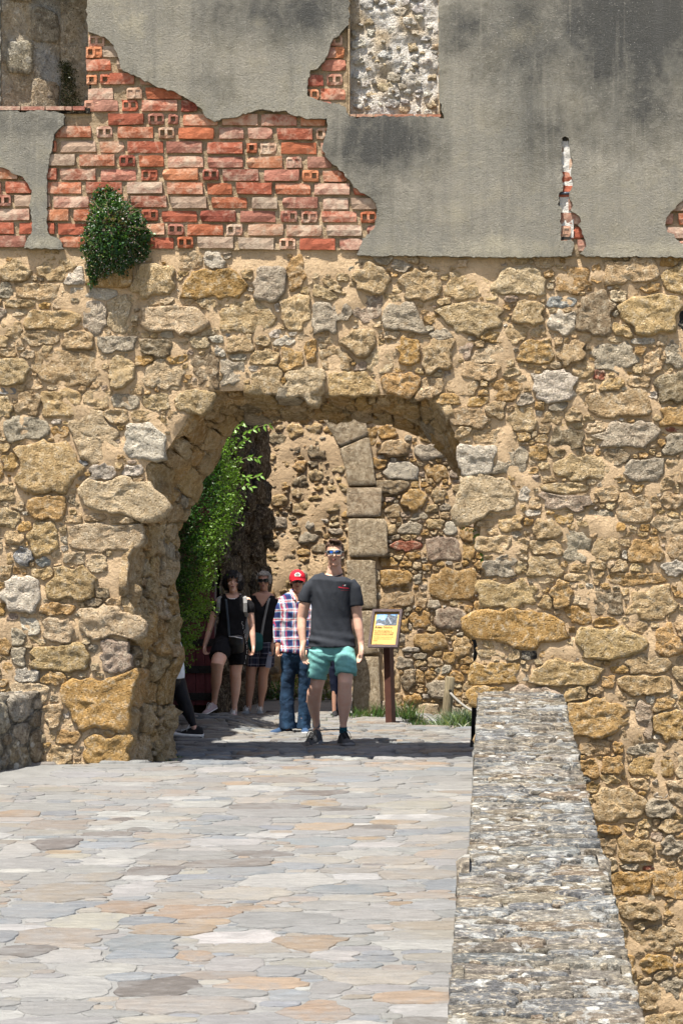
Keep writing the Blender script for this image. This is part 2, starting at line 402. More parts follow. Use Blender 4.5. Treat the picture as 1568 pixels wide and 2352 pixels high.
# window openings in wall metres
W2 = [(wx(5), wz(250)), (wx(5), 6.4), (wx(203), 6.4), (wx(203), wz(250))]
W1 = [(wx(803), wz(268)), (wx(803), 6.4), (wx(1007), 6.4), (wx(1007), wz(268))]
X0, X1, ZB, ZT = -8.0, 6.0, -5.2, 6.55
def dense(poly, st):
    out = []
    for i in range(len(poly)):
        a = Vector(poly[i]); b = Vector(poly[(i + 1) % len(poly)]); k = max(1, int((b - a).length / st))
        out += [tuple(a + (b - a) * q / k) for q in range(k)]
    return out
arch_hole = [(frw[0][0], -.08)] + archF[1:-1] + [(frw[-1][0], -.08)]
outer = dense([(X0, ZB), (X1, ZB), (X1, ZT), (X0, ZT)], .3)
V, Fs, nb = cdt_sheet(outer, [arch_hole, dense(W2, .08), dense(W1, .08)], .075)
def inwin(x, z): return (wx(-2) < x < wx(210) or wx(796) < x < wx(1014)) and z > wz(275)
def wall_y(x, z):
    a = min(1, max(.0, (z - 4.15) / -.2)); k = .022 * (.3 + .7 * a)
    return k * noise.fractal((x * 5, z * 5, 2), .8, 2, 4) * 1.5 - .012 * a
VV = [(v.x, wall_y(v.x, v.y) if i >= nb else 0, v.y) for i, v in enumerate(V)]
link_mesh('mortar', VV, [tuple(f) for f in Fs], M_mortar, wall)
# back face and top
archRh = [(rew[0][0], -.08)] + archR[1:-1] + [(rew[-1][0], -.08)]
V, Fs, nb = cdt_sheet(outer, [archRh], .5)
ZB_ = 4.1; TU = .38
V = [(v.x, TH if v.y < ZB_ else TU, v.y) for v in V]
link_mesh('back_face', V, [tuple(reversed(f)) for f in Fs], M_mortar, wall)
bm = bmesh.new(); box(bm, ((X0 + X1) / 2, TU / 2, ZT + .02), (X1 - X0, TU + .05, .05)); bm_obj('wall_top', bm, M_mortar, wall)
# intrados (rough, plastered rubble)
K = 16; V = []; Fs = []
for j in range(K + 1):
    t = j / K
    for i in range(NA):
        x = frw[i, 0] * (1 - t) + rew[i, 0] * t; z = frw[i, 1] * (1 - t) + rew[i, 1] * t
        i0, i1 = max(0, i - 2), min(NA - 1, i + 2); tx, tz = frw[i1] - frw[i0]; L = math.hypot(tx, tz) + 1e-9; nx, nz = -tz / L, tx / L
        nx, nz = -nx, -nz    # towards the opening
        y = TH * t
        a = .0 if j in (0,) else (.085 if j < K else .03)
        d = noise.fractal((x * 3.6, y * 5, z * 3.6), 1, 2.1, 4) * a * 1.4
        rid = abs(noise.noise((x * 5 + 3, y * 6, z * 5))) * a * .9
        V.append((x + nx * (d - rid), y + (0 if j in (0, K) else .02 * noise.noise((x * 6, z * 6, t * 4))), z + nz * (d - rid)))
for j in range(K):
    for i in range(NA - 1):
        a = j * NA + i; Fs.append((a, a + 1, a + NA + 1, a + NA))
M_intr = stone_mat('intrados_stone', 1.2, 0, 1, 1)
cc = []
for v in V:
    q = noise.noise((v[0] * 2.2, v[1] * 2.2, v[2] * 2.2)); q2 = noise.noise((v[0] * 4 + 9, v[1] * 4, v[2] * 3))
    a = Vector(PAL['t']).lerp(Vector(PAL['o']), max(0, min(1, .5 + q * 1.4))); a = a.lerp(Vector(PAL['d']), max(0, min(.45, q2 * 1.3))); cc.append(tuple(a * 1.12))
link_mesh('intrados', V, Fs, M_intr, wall, cc)
# stones of the left jamb, on the loft
def jamb_map(u, v, h):
    # u: depth 0..TH, v: height
    idx = int(np.argmin(np.abs(frw[:NA // 2, 1] - v))); idr = int(np.argmin(np.abs(rew[:NA // 2, 1] - v)))
    t = min(1, max(0, u / TH)); x = frw[idx, 0] * (1 - t) + rew[idr, 0] * t
    return (x + h * .9, u - h * .5, v)
S = fill([], lambda x, y: True, (.1, .74, .05, 1.85), ((.10, .17, .9, 1.5), (.05, .1, .8, 1.5), (.03, .05, .8, 1.2)), (200, 600, 1200), cols=pick(dict(t=5, o=3, d=1, y=3, T=2)), rng=rng, rot=.2, tight=.8)
masonry('jamb_stone', S, jamb_map, M_intr, wall, back=.06, hr=(.008, .035), N=18, bound=1.25, gap=.012, amp=.9, wob=.3, freq=14, rings=((1, .3), (.93, .8), (.7, 1), (.4, 1)))
arcl = np.r_[0, np.cumsum(np.hypot(*np.diff(frw, axis=0).T))]
def loft_map(u, s, h):
    q = np.interp(s, arcl, np.arange(NA)); i = int(min(NA - 2, max(0, math.floor(q)))); f_ = q - i; t = min(1, max(0, u / TH))
    a = frw[i] * (1 - f_) + frw[i + 1] * f_; b_ = rew[i] * (1 - f_) + rew[i + 1] * f_; p = a * (1 - t) + b_ * t
    i0, i1 = max(0, i - 5), min(NA - 1, i + 5); tx, tz = frw[i1] - frw[i0]; L_ = math.hypot(tx, tz); return (p[0] + tz / L_ * (h + .015), u, p[1] - tx / L_ * (h + .015))
s0 = float(arcl[int(np.argmin(np.abs(frw[:NA // 2, 1] - 1.85)))]); s1 = float(arcl[[i for i in range(NA // 2, NA) if frw[i, 1] < 2.68][0]])
SI = fill([], lambda x, y: True, (.11, .74, s0, s1), ((.10, .18, .5, .9), (.06, .1, .6, 1.2), (.03, .05, .7, 1.2)), (260, 900, 1800), cols=pick(dict(t=6, o=3, y=3, T=3, d=1, g=1)), rng=rng, rot=.25, tight=.84)
masonry('soffit_stone', SI, loft_map, M_intr, wall, limit=120, back=.06, hr=(.004, .026), N=20, bound=1.3, gap=.012, wob=.3, rough=.010, freq=11, rings=((1, .3), (.95, .8), (.75, 1), (.45, 1)))
# rubble stones of the front face
S = []
S += parse("70,150,140,80,t;245,150,150,90,t;335,180,95,70,w;28,240,70,60,g;180,245,210,70,t;410,250,230,50,w,-.08;90,300,150,40,t;430,365,110,150,g;535,350,110,190,T;690,195,200,150,t;965,215,300,130,O;1210,205,150,150,g;1475,120,190,90,y;1470,240,150,80,t;"
           "960,110,90,60,w;1100,100,130,90,t;1230,95,120,70,t;1325,160,70,180,o;740,80,130,55,t;850,110,110,70,t;785,365,345,130,T;1110,360,285,130,t;1325,330,130,160,t;1500,360,190,140,g;235,370,270,100,y;55,410,90,80,t;200,450,180,70,t;345,460,150,90,t;530,480,200,80,g;"
           "700,490,180,80,d;60,600,140,120,t;305,590,310,175,t;550,600,130,150,t;730,620,180,120,T;930,590,100,140,d;1050,600,110,110,g;1080,480,130,90,t;1190,540,140,70,t;1310,550,140,100,o;1388,520,56,90,O;1280,465,100,40,w;1470,460,60,30,t;1375,640,170,140,T,-.3;1195,640,130,120,t;"
           "280,745,180,140,y;130,750,110,110,t;20,770,80,100,t;440,730,130,90,t;565,740,140,60,g;700,740,130,70,t;850,740,150,80,t;110,860,210,120,g;520,800,120,80,t;640,800,110,50,t;420,890,220,240,T,.5;200,1030,340,260,y;640,905,200,150,w;790,890,50,150,w,-.35;465,1055,120,80,w;590,1045,80,50,w;60,1010,90,100,o;"
           "40,520,90,40,t;130,525,70,40,T;35,690,80,30,b;160,660,80,40,t;470,545,60,30,t;900,470,70,50,T;970,455,60,30,w;1140,590,60,30,w;1240,320,26,50,w;985,515,50,40,w",
           lambda z: wx(z / 1.951), lambda z: wz(545.4 + z / 1.951), 1 / (1.951 * 287), 1 / (1.951 * 287))
S += parse("205,190,150,120,t;30,225,110,80,t;420,215,180,130,t;620,220,180,120,t;850,185,220,140,T;1080,190,170,120,o;1340,150,300,100,t;1430,330,270,190,y;1190,340,150,190,d;1035,285,145,50,b;1030,375,110,100,w;640,350,300,140,t;885,340,140,110,t;70,350,110,120,g;330,350,200,120,g;"
           "370,500,100,125,O;490,520,140,130,t;245,540,100,120,T;725,515,140,80,T;920,500,150,120,o;1070,510,110,100,t;1270,530,190,130,g;1430,540,80,100,t;1530,510,80,120,g;115,635,210,90,y;330,635,175,90,o;465,660,90,80,t;610,660,140,70,t;800,665,140,80,o;1000,655,210,140,w;1290,735,330,120,t;"
           "740,760,100,60,t;650,790,150,90,t;870,800,110,100,t;1050,880,150,90,d;1330,870,240,130,g;1120,1010,240,110,t;1395,1020,200,95,g;1530,900,90,100,g;720,880,180,60,t;810,990,150,110,g;935,940,80,70,o;1060,1110,200,70,t;1520,1010,70,90,t;1565,375,44,110,k;1205,605,55,50,r;1190,830,90,50,T;"
           "610,500,60,60,p;810,270,60,30,p;1270,450,70,30,T;1390,455,110,30,w;255,105,60,40,g;330,130,90,50,g;1540,845,90,24,r;690,590,160,70,t;1000,790,100,50,t;960,840,60,40,t",
           lambda z: wx(746.4 + z / 1.9085), lambda z: wz(545.4 + z / 1.9085), 1 / (1.9085 * 287), 1 / (1.9085 * 287))
S += parse("285,140,320,270,T;500,130,75,120,w,-.5;780,170,330,140,p;1230,220,250,220,t;1490,180,120,120,t;550,260,100,40,w;520,320,80,50,O;245,330,110,45,t;310,465,220,95,t;640,490,240,90,t;850,490,150,230,g;1060,490,180,170,t;1310,510,240,180,o;1040,375,110,35,w;1170,540,40,70,w;"
           "345,620,200,130,g;630,620,240,120,t;850,690,180,55,t;1260,700,440,80,o,.1;430,800,310,160,y;750,810,150,170,o;1050,860,220,190,d;1360,870,340,200,t;500,1040,680,230,O;1060,1130,460,210,y;1460,1130,160,220,o;300,1205,190,60,t;530,1215,100,55,k;650,1205,110,40,o;315,1345,290,165,O;"
           "780,1350,520,170,y;1150,1310,140,50,O;1330,1410,420,150,y;960,1630,430,260,o;1300,1640,95,250,p;1480,1680,200,210,o;960,1840,220,110,t;1130,1830,70,90,O;1310,1850,260,75,g;1530,1840,100,70,g;900,1960,190,110,o;1100,1960,160,130,o;1370,1960,330,130,o;630,710,130,40,T;940,745,60,30,w",
           lambda z: wx(1033.5 + z / 2.933), lambda z: wz(1090.9 + z / 2.933), 1 / (2.933 * 287), 1 / (2.933 * 287))
S += parse("1280,350,230,150,t;1470,370,130,80,g;1465,280,80,30,t;1160,280,90,45,o;1240,455,120,35,O;1225,530,100,70,t;1370,550,170,115,y;1520,540,100,90,g;1335,700,180,110,O;1500,690,140,125,o;1380,815,190,80,t;1520,810,90,60,o;1450,940,210,110,t;1440,1040,180,70,O;1340,620,80,30,g;1415,625,70,22,r;1410,1200,120,120,t;1520,1150,90,100,g",
           lambda z: wx(746.4 + z / 1.9085), lambda z: wz(1665 + z / 1.9085), 1 / (1.9085 * 287), 1 / (1.9085 * 287))
S += parse("690,130,400,220,T;455,275,125,55,t;600,265,130,45,t;760,285,125,45,t;630,400,395,165,T;400,345,50,50,t;405,410,50,60,g;460,525,160,80,T;620,560,145,110,T;735,620,125,260,w;280,390,180,220,y;460,680,270,205,y;150,510,110,110,b,.5;275,550,90,70,b,.4;130,750,230,250,w;370,840,220,80,o;370,980,210,160,T;655,920,335,200,T;"
           "400,1150,400,185,y;710,1130,165,235,p;170,1260,160,90,w;340,1270,160,80,o;190,1370,250,140,T;592,1430,355,345,O;30,1050,80,160,o;110,1020,90,110,g;120,1140,90,120,g;55,1220,80,90,o;430,1645,160,90,o;380,1755,160,120,t;490,1760,60,80,t;655,1732,265,190,O;50,270,150,120,t;40,620,90,90,t;715,795,100,45,t;345,1500,110,150,t;130,1500,200,150,t;90,400,120,80,t;330,1640,60,60,t",
           lambda z: wx(z / 2.731), lambda z: wz(1090.9 + z / 2.731), 1 / (2.731 * 287), 1 / (2.731 * 287))
arch_test = [(wx(x), wz(y)) for x, y in FRONT]
def clear_arch(x, z, m=0):
    return not inside(arch_test, x, z) and not (wx(280) < x < wx(1110) and z < 0)
def low_region(x, z):
    if z > wz(586 if x > wx(815) else 577) - .03: return False
    if not clear_arch(x, z): return False
    for dx, dz in ((.05, 0), (-.05, 0), (0, -.06), (.04, -.04), (-.04, -.04)):
        if not clear_arch(x + dx, z + dz): return False
    if x < .6 and z < -.02: return False
    if -.2 < x < .55 and z < .42: return False
    return True
S = fill(S, low_region, (-5.4, 2.9, -3.2, 4.1), ((.17, .25, .5, .75), (.11, .18, .5, .85), (.07, .12, .45, .85), (.035, .07, .45, .9), (.02, .035, .5, 1)), (900, 3000, 7000, 12000, 12000), cols=pick(dict(t=40, o=14, y=16, T=20, g=7, w=4, d=4, p=4, b=.6, O=5)), rng=rng, tight=.84, rot=.22)
def keep_low(P):
    return P[:, 1].max() < wz(572) + .0 and sum(inside(arch_test, p[0], p[1]) for p in P) < len(P) * .34
def clampP(x, z): return x, z
def wvis(x, z):
    px = 1134 + x * 287; py = 1390 - (z - EYE) * 287
    return -10 < px < 1580 and py < 2360
print('stones', masonry('stone', S, lambda u, v, h: (u, -h, v), M_stone, wall, vis=wvis, back=.05, hr=(.016, .042), keep=keep_low, N=36, bound=1.38, gap=.008, p=3.2, wob=.28, rough=.011, freq=12, rings=((1, .15), (.985, .66), (.94, .98), (.82, 1.02), (.68, 1), (.53, 1), (.38, 1), (.2, 1)), flip=False))
# ------------------------------------------------------------------ render (plaster), bricks, blocked windows
def W(poly): return [(wx(x), wz(y)) for x, y in poly]
P_main = [(203, -75), (203, 44), (206, 77), (222, 82), (242, 88), (258, 103), (269, 121), (277, 140), (280, 159), (304, 175), (330, 187), (362, 203), (395, 211), (415, 222), (434, 231), (461, 250), (472, 269), (494, 283), (512, 276), (527, 275), (555, 269), (578, 262), (599, 255), (630, 261), (659, 258), (676, 269), (710, 277), (752, 275),
          (754, 292), (750, 310), (741, 341), (748, 362), (763, 379), (791, 401), (805, 418), (813, 434), (835, 447), (851, 456), (864, 476), (865, 500), (861, 524), (848, 540), (833, 550), (826, 570), (820, 588), (1000, 591), (1200, 594), (1300, 592), (1312, 590), (1316, 560), (1310, 553), (1286, 556), (1287, 500), (1288, 480), (1279, 472), (1283, 446), (1291, 442), (1290, 400), (1287, 370), (1289, 345), (1289, 320), (1296, 316), (1304, 320), (1307, 345), (1313, 368), (1310, 395), (1314, 425), (1306, 445), (1307, 462), (1314, 475), (1309, 488), (1329, 500), (1333, 512), (1325, 520), (1335, 532),
          (1340, 550), (1345, 568), (1338, 578), (1330, 585), (1345, 592), (1500, 593), (1700, 593), (2600, 593), (2600, -75), (1007, -75), (1007, 130), (1008, 232), (1013, 258), (1020, 275), (1000, 272), (900, 271), (803, 272), (797, 262), (795, 250), (780, 241), (745, 238), (708, 225), (706, 205), (708, 190), (714, 165), (730, 162), (736, 154), (746, 145), (755, 126), (760, 105), (766, 93), (780, 86), (791, 71), (803, 60), (803, -75)]
P_left = [(-900, -75), (5, -75), (5, 120), (3, 246), (10, 249), (35, 252), (50, 262), (62, 262), (75, 257), (105, 258), (130, 259), (150, 266), (151, 290), (138, 300), (128, 312), (125, 335), (118, 365), (113, 400), (111, 430), (112, 460), (112, 530), (122, 545), (140, 552), (146, 562), (150, 574), (100, 574), (60, 573), (63, 560), (70, 545), (78, 528), (77, 500), (72, 480), (77, 440), (68, 425), (60, 415), (45, 405), (30, 400), (12, 388), (0, 385), (-80, 376), (-150, 390), (-170, 460), (-160, 572), (-900, 575)]
H_right = [(1575, 452), (1562, 466), (1556, 470), (1548, 482), (1536, 492), (1528, 502), (1525, 520), (1530, 536), (1545, 540), (1550, 552), (1562, 562), (1640, 568), (1700, 540), (1690, 470), (1640, 440)]
def blob_mask(m, blobs):
    sep = m.n('SeparateXYZ'); m.l(m.pos(), sep.inputs[0]); acc = None
    for (px, py, rx, ry, k) in blobs:
        a = m.math('MULTIPLY', m.math('SUBTRACT', sep.outputs[0], wx(px)), 287 / rx); b = m.math('MULTIPLY', m.math('SUBTRACT', sep.outputs[2], wz(py)), 287 / ry)
        d = m.math('SQRT', m.math('ADD', m.math('MULTIPLY', a, a), m.math('MULTIPLY', b, b)))
        v = m.math('MULTIPLY', m.mr(d, 1.25, .1), k); acc = v if acc is None else m.math('MAXIMUM', acc, v)
    return acc
m = NT('grey_render')
n1 = m.noise(1.3, 8, .66, None, .3); n2 = m.noise(7, 7, .68); n3 = m.noise(90, 4, .75); n4 = m.noise(230, 2, .6)
c = m.mix(m.ramp(n1, [(.35, 0), (.65, 1)]), (.215, .208, .178), (.30, .28, .23))
c = m.mix(m.math('MULTIPLY', m.ramp(n2, [(.47, 0), (.66, 1)]), .6), c, (.31, .285, .215))
st = blob_mask(m, [(1450, 60, 330, 210, 1), (1220, 120, 150, 220, .75), (870, 330, 170, 120, .9), (660, 30, 260, 90, .75), (1250, 300, 120, 170, .55), (1480, 240, 200, 170, .6), (1060, 60, 70, 90, .7), (60, 290, 140, 60, .5), (880, 450, 140, 110, .35), (1050, 520, 120, 50, .2), (440, 200, 200, 60, .3)])
sm_ = m.math('ADD', m.math('MULTIPLY', n2, 1.1), m.math('MULTIPLY', m.noise(3, 6, .7, m.mapping((1, 1, .45))), 1.1)); sm_ = m.math('ADD', st, m.math('SUBTRACT', sm_, 1.25))
c = m.mix(m.math('MULTIPLY', m.ramp(sm_, [(.0, 0), (.6, 1)]), .9), c, (.048, .050, .050))
st2 = blob_mask(m, [(1140, 570, 170, 40, .8), (1500, 575, 200, 30, .7), (1050, 500, 60, 60, .6), (1200, 90, 90, 70, .45), (590, 60, 40, 30, .5), (960, 400, 60, 50, .4), (105, 560, 60, 25, .8), (300, 60, 90, 90, .45)])
c = m.mix(m.math('MULTIPLY', m.ramp(m.math('ADD', st2, m.math('SUBTRACT', n2, .6)), [(.15, 0), (.7, 1)]), .7), c, (.42, .385, .29))
c = m.mix(m.math('MULTIPLY', m.ramp(n3, [(.33, 1), (.45, 0)]), .5), c, m.mix(1, c, (.5, .5, .5), 'MULTIPLY'))
c = m.mix(m.math('MULTIPLY', m.ramp(n3, [(.62, 0), (.72, 1)]), .45), c, (.50, .48, .42))
cr = m.n('TexVoronoi', feature='DISTANCE_TO_EDGE'); mp = m.mapping((1.1, 1.1, 1.1)); ad = m.n('VectorMath', operation='ADD'); nn_ = m.n('TexNoise'); m.l(m.pos(), nn_.inputs[0]); nn_.inputs['Scale'].default_value = 5; nn_.inputs['Detail'].default_value = 6
scl = m.n('VectorMath', operation='SCALE'); m.l(nn_.outputs['Color'], scl.inputs[0]); scl.inputs['Scale'].default_value = .35; m.l(mp, ad.inputs[0]); m.l(scl.outputs[0], ad.inputs[1]); m.l(ad.outputs[0], cr.inputs['Vector']); cr.inputs['Scale'].default_value = .9
crm = m.math('MULTIPLY', m.ramp(cr.outputs['Distance'], [(0, 1), (.006, 0)]), m.ramp(m.noise(1.1, 3), [(.60, 0), (.66, 1)]))
c = m.mix(m.math('MULTIPLY', crm, .6), c, (.05, .045, .04))
c = m.mix(m.math('MULTIPLY', m.ramp(m.noise(150, 3, .8), [(.34, 1), (.42, 0)]), .55), c, (.04, .04, .038)); c = m.mix(m.math('MULTIPLY', m.ramp(m.noise(60, 3, .8), [(.66, 0), (.70, 1)]), .6), c, (.55, .53, .48))
sk = m.ramp(m.noise(1, 5, .6, m.mapping((9, 1, .55)), .3), [(.52, 0), (.68, 1)]); c = m.mix(m.math('MULTIPLY', sk, .28), c, (.10, .10, .095)); sk2 = m.ramp(m.noise(1, 5, .6, m.mapping((14, 3, .7)), .3), [(.58, 0), (.7, 1)]); c = m.mix(m.math('MULTIPLY', sk2, .2), c, (.40, .375, .31))
m.base(c); m.bump([(n2, .8, .03), (m.ramp(n3, [(.35, 0), (.6, 1)]), 1, .006), (n4, .8, .004), (m.math('SUBTRACT', 1, crm), 1, .01)])
M_plaster = m.m
def slab_from(name, outer, holes, mat, yf, yb, parent, grid=.12, und=.006):
    V, Fs, nb = cdt_sheet(outer, holes, grid)
    n = len(V); VV = [(v.x, yf + und * noise.noise((v.x * 1.7, v.y * 1.7, 4)) * 2 + (.003 * noise.noise((v.x * 15, v.y * 15, 4))), v.y) for v in V]
    FF = [tuple(f) for f in Fs]
    # boundary edges -> side walls
    cnt = {}
    for f in FF:
        for a, b in ((f[0], f[1]), (f[1], f[2]), (f[2], f[0])):
            cnt[(a, b)] = 1
    back = {}
    for (a, b) in list(cnt):
        if (b, a) not in cnt:
            for q in (a, b):
                if q not in back: back[q] = len(VV); VV.append((VV[q][0], yb, VV[q][2]))
            FF.append((b, a, back[a], back[b]))
    return link_mesh(name, VV, FF, mat, parent, smooth=False)
PM = roughen(W(P_main), .02, .010, 1); PL = roughen(W(P_left), .02, .010, 2); HR = roughen(W(H_right), .02, .008, 3)
# keep crisp window sides straight enough
slab_from('plaster', PM, [HR], M_plaster, -.062, -.002, wall)
slab_from('plaster', PL, [], M_plaster, -.058, -.002, wall)

# brick
m = NT('brick'); oi = m.n('ObjectInfo'); base = oi.outputs['Color']; rnd = oi.outputs['Random']
geo = m.n('NewGeometry'); pw = geo.outputs['Position']
n1 = m.noise(18, 6, .7, pw, .4); n2 = m.noise(70, 5, .7, pw); n3 = m.noise(7, 5, .7, pw)
c = m.mix(1, base, m.ramp(n1, [(.3, .7), (.7, 1.2)]), 'MULTIPLY')
wm = m.math('ADD', m.math('MULTIPLY', n1, .7), m.math('ADD', m.math('MULTIPLY', n3, .55), m.math('MULTIPLY', rnd, .28)))
c = m.mix(m.math('MULTIPLY', m.ramp(wm, [(.70, 0), (.98, 1)]), .8), c, (.44, .37, .28))
c = m.mix(m.math('MULTIPLY', m.ramp(n2, [(.3, 1), (.42, 0)]), .6), c, m.mix(1, c, (.42, .36, .32), 'MULTIPLY'))
c = m.mix(m.math('MULTIPLY', m.ramp(n1, [(.25, 1), (.36, 0)]), .6), c, m.mix(1, c, (.35, .3, .3), 'MULTIPLY'))
m.base(c); m.bump([(n1, .7, .009), (n2, 1, .006)]); M_brick = m.m
M_bmort = mortar_mat('brick_mortar', (.36, .27, .17), 1.4, 1.5)
def brick_mesh(w_, h_, holes=0, seed=0):
    rr = random.Random(seed); bm = bmesh.new(); D = .09
    if holes:
        xs = [-.5, -.36, -.08, .08, .36, .5] if holes == 2 else [-.5, -.22, .22, .5]; ys = [-.5, -.22, .26, .5]
    else: xs = [-.5, -.25, 0, .25, .5]; ys = [-.5, 0, .5]
    G = {}
    for i, x in enumerate(xs):
        for j, y in enumerate(ys):
            ed = (i in (0, len(xs) - 1)) + (j in (0, len(ys) - 1)); co = rr.uniform(.0, .007) * ed
            G[i, j] = bm.verts.new((x * w_ - math.copysign(co * .8, x) if ed else x * w_, co + rr.uniform(-.002, .002), y * h_ - (math.copysign(co * .6, y) if ed else 0)))
    hol = []
    for i in range(len(xs) - 1):
        for j in range(len(ys) - 1):
            q = [G[i, j], G[i + 1, j], G[i + 1, j + 1], G[i, j + 1]]
            if holes and j == 1 and i % 2 == 1:
                dp = .045 if rr.random() < .6 else .006
                b = [bm.verts.new(v.co + Vector((0, dp, 0))) for v in q]
                for k in range(4): bm.faces.new((q[k], q[(k + 1) % 4], b[(k + 1) % 4], b[k]))
                bm.faces.new(b)
            else: bm.faces.new(q)
    rim = [G[i, 0] for i in range(len(xs))] + [G[len(xs) - 1, j] for j in range(1, len(ys))] + [G[i, len(ys) - 1] for i in range(len(xs) - 2, -1, -1)] + [G[0, j] for j in range(len(ys) - 2, 0, -1)]
    bk = [bm.verts.new((v.co.x, D, v.co.z)) for v in rim]
    for k in range(len(rim)): bm.faces.new((rim[(k + 1) % len(rim)], rim[k], bk[k], bk[(k + 1) % len(rim)]))
    me = bpy.data.meshes.new('brick'); bm.to_mesh(me); bm.free(); me.materials.append(M_brick); return me
BL = [brick_mesh(.287, .093, 0, k) for k in range(9)]; BH = [brick_mesh(.132, .091, 2, k + 30) for k in range(7)]; BS = [brick_mesh(.203, .092, 0, k + 60) for k in range(4)]; BQ = [brick_mesh(.085, .08, 1, k + 80) for k in range(3)]
PMw, PLw, HRw = W(P_main), W(P_left), W(H_right)
def covered(x, z):
    if inwin(x, z): return True
    return (inside(PMw, x, z) and not inside(HRw, x, z)) or inside(PLw, x, z)
rows = [560, 529, 498, 467, 435, 404, 373, 341, 308, 277, 245, 217, 184, 151, 122, 96, 70]
BC = [(.40, .125, .055), (.35, .10, .052), (.43, .17, .08), (.36, .15, .10), (.28, .075, .045), (.38, .19, .13), (.37, .26, .18)]
rb = random.Random(5); nbk = 0
for ri, ry in enumerate(rows):
    x = -200 + rb.uniform(0, 60)
    while x < 1640:
        t = rb.choices('LHSQ', (62, 18, 16, 3))[0]
        me, wpx = {'L': (rb.choice(BL), 85), 'H': (rb.choice(BH), 41), 'S': (rb.choice(BS), 61), 'Q': (rb.choice(BQ), 27)}[t]
        cx = x + wpx / 2 + 1; slope = -4 + cx * .007
        X = wx(cx); Z = wz(ry + slope + rb.uniform(-1, 1))
        hw = wpx / 574
        vis = sum(1 for a in (-.95, -.4, .1, .6, .95) for b in (-.04, .04) if not covered(X + a * hw, Z + b))
        ov = inwin(X - hw, Z + .03) or inwin(X + hw, Z + .03)
        if ov and not (inwin(X - hw, Z) and inwin(X + hw, Z)):
            # trim against a window: use a short brick
            pass
        if vis >= 2 and not ov:
            o = bpy.data.objects.new('brick', me); COL.objects.link(o); attach(o, wall)
            o.location = (X, -.036 + rb.uniform(-.008, .012), Z); o.rotation_euler = (rb.uniform(-.03, .03), rb.uniform(-.012, .012), rb.uniform(-.04, .04))
            cc_ = rb.choices(BC, (24, 20, 14, 14, 10, 10, 7))[0]; k = rb.uniform(.8, 1.15)
            o.color = (cc_[0] * k * .84, cc_[1] * k * .84, cc_[2] * k * .88, 1); nbk += 1
        x += wpx + rb.choice((4, 5, 6, 8))
# short bricks next to the window edges
for (px, py, t) in ((218, 122, 'H'), (228, 151, 'S'), (212, 184, 'Q'), (243, 184, 'Q'), (214, 245, 'H'), (232, 217, 'S'), (223, 96, 'H'), (768, 94, 'H'), (772, 122, 'H'), (766, 151, 'S'), (768, 184, 'H'), (765, 217, 'S'), (720, 190, 'Q'), (1322, 538, 'Q')):
    me = {'H': rb.choice(BH), 'S': rb.choice(BS), 'Q': rb.choice(BQ)}[t]
    o = bpy.data.objects.new('brick', me); COL.objects.link(o); attach(o, wall)
    o.location = (wx(px), -.03 + rb.uniform(-.006, .01), wz(py)); o.rotation_euler = (0, rb.uniform(-.03, .03), rb.uniform(-.05, .05)); cc_ = rb.choice(BC[:4]); o.color = (*cc_, 1); nbk += 1
print('bricks', nbk)
# brick mortar bed (a rough sheet just proud of the body behind the bricks)
def bed(name, x0, x1, y0, y1):
    V = []; st = .022; nx = int((wx(x1) - wx(x0)) / st); ny = int((wz(y0) - wz(y1)) / st); Fs = []
    for j in range(ny + 1):
        for i in range(nx + 1):
            x = wx(x0) + i * st; z = wz(y1) + j * st
            V.append((x, -.008 - .012 * noise.fractal((x * 12, z * 12, 7), 1, 2, 3), z))
    for j in range(ny):
        for i in range(nx):
            a = j * (nx + 1) + i; cxx = V[a][0] + st / 2; cz = V[a][2] + st / 2
            if not inwin(cxx, cz): Fs.append((a, a + 1, a + nx + 2, a + nx + 1))
    return link_mesh(name, V, Fs, M_bmort, wall)
bed('brick_bed', -200, 800, 60, 575); bed('brick_bed', 700, 870, 270, 575); bed('brick_bed', 1270, 1360, 310, 590); bed('brick_bed', 1515, 1700, 440, 570)
# blocked window: lime covered rubble in a shallow recess
M_lime = stone_mat('lime_rubble', 1.2, 0, 1.2, 1.2)
def wlime(x, z):
    q = noise.fractal((x * 7, z * 7, 11), 1, 2, 4); return .045 - .030 * q
V = []; Fs = []; CC = []; st = .02; nx = int((wx(1010) - wx(800)) / st); nz = int((6.4 - wz(270)) / st)
for j in range(nz + 1):
    for i in range(nx + 1):
        x = wx(800) + i * st; z = wz(270) + j * st; V.append((x, wlime(x, z), z)); q = noise.noise((x * 5, z * 5, 3))
        CC.append(tuple(Vector((.78, .75, .70)).lerp(Vector((.58, .47, .33)), max(0, min(1, .2 + q * 2)))))
for j in range(nz):
    for i in range(nx): a = j * (nx + 1) + i; Fs.append((a, a + 1, a + nx + 2, a + nx + 1))
inf = link_mesh('window_infill', V, Fs, M_lime, wall, CC)
Sx = fill([], lambda x, y: True, (wx(808), wx(1002), wz(262), 6.3), ((.03, .055, .5, .8), (.015, .035, .5, .9)), (45, 120), cols=lambda r_, x, y: r_.choice(((.66, .58, .45), (.72, .68, .60), (.70, .66, .60), (.58, .46, .30), (.60, .58, .55))), rng=rng, rot=.3, tight=.85)
masonry('infill_stone', Sx, lambda u, v, h: (u, .038 - h, v), M_lime, inf, back=.03, hr=(.005, .020), N=16, bound=1.05, gap=.012, amp=.9, wob=.4, freq=20, rings=((1, .3), (.8, .9), (.4, 1)))
bm = bmesh.new()
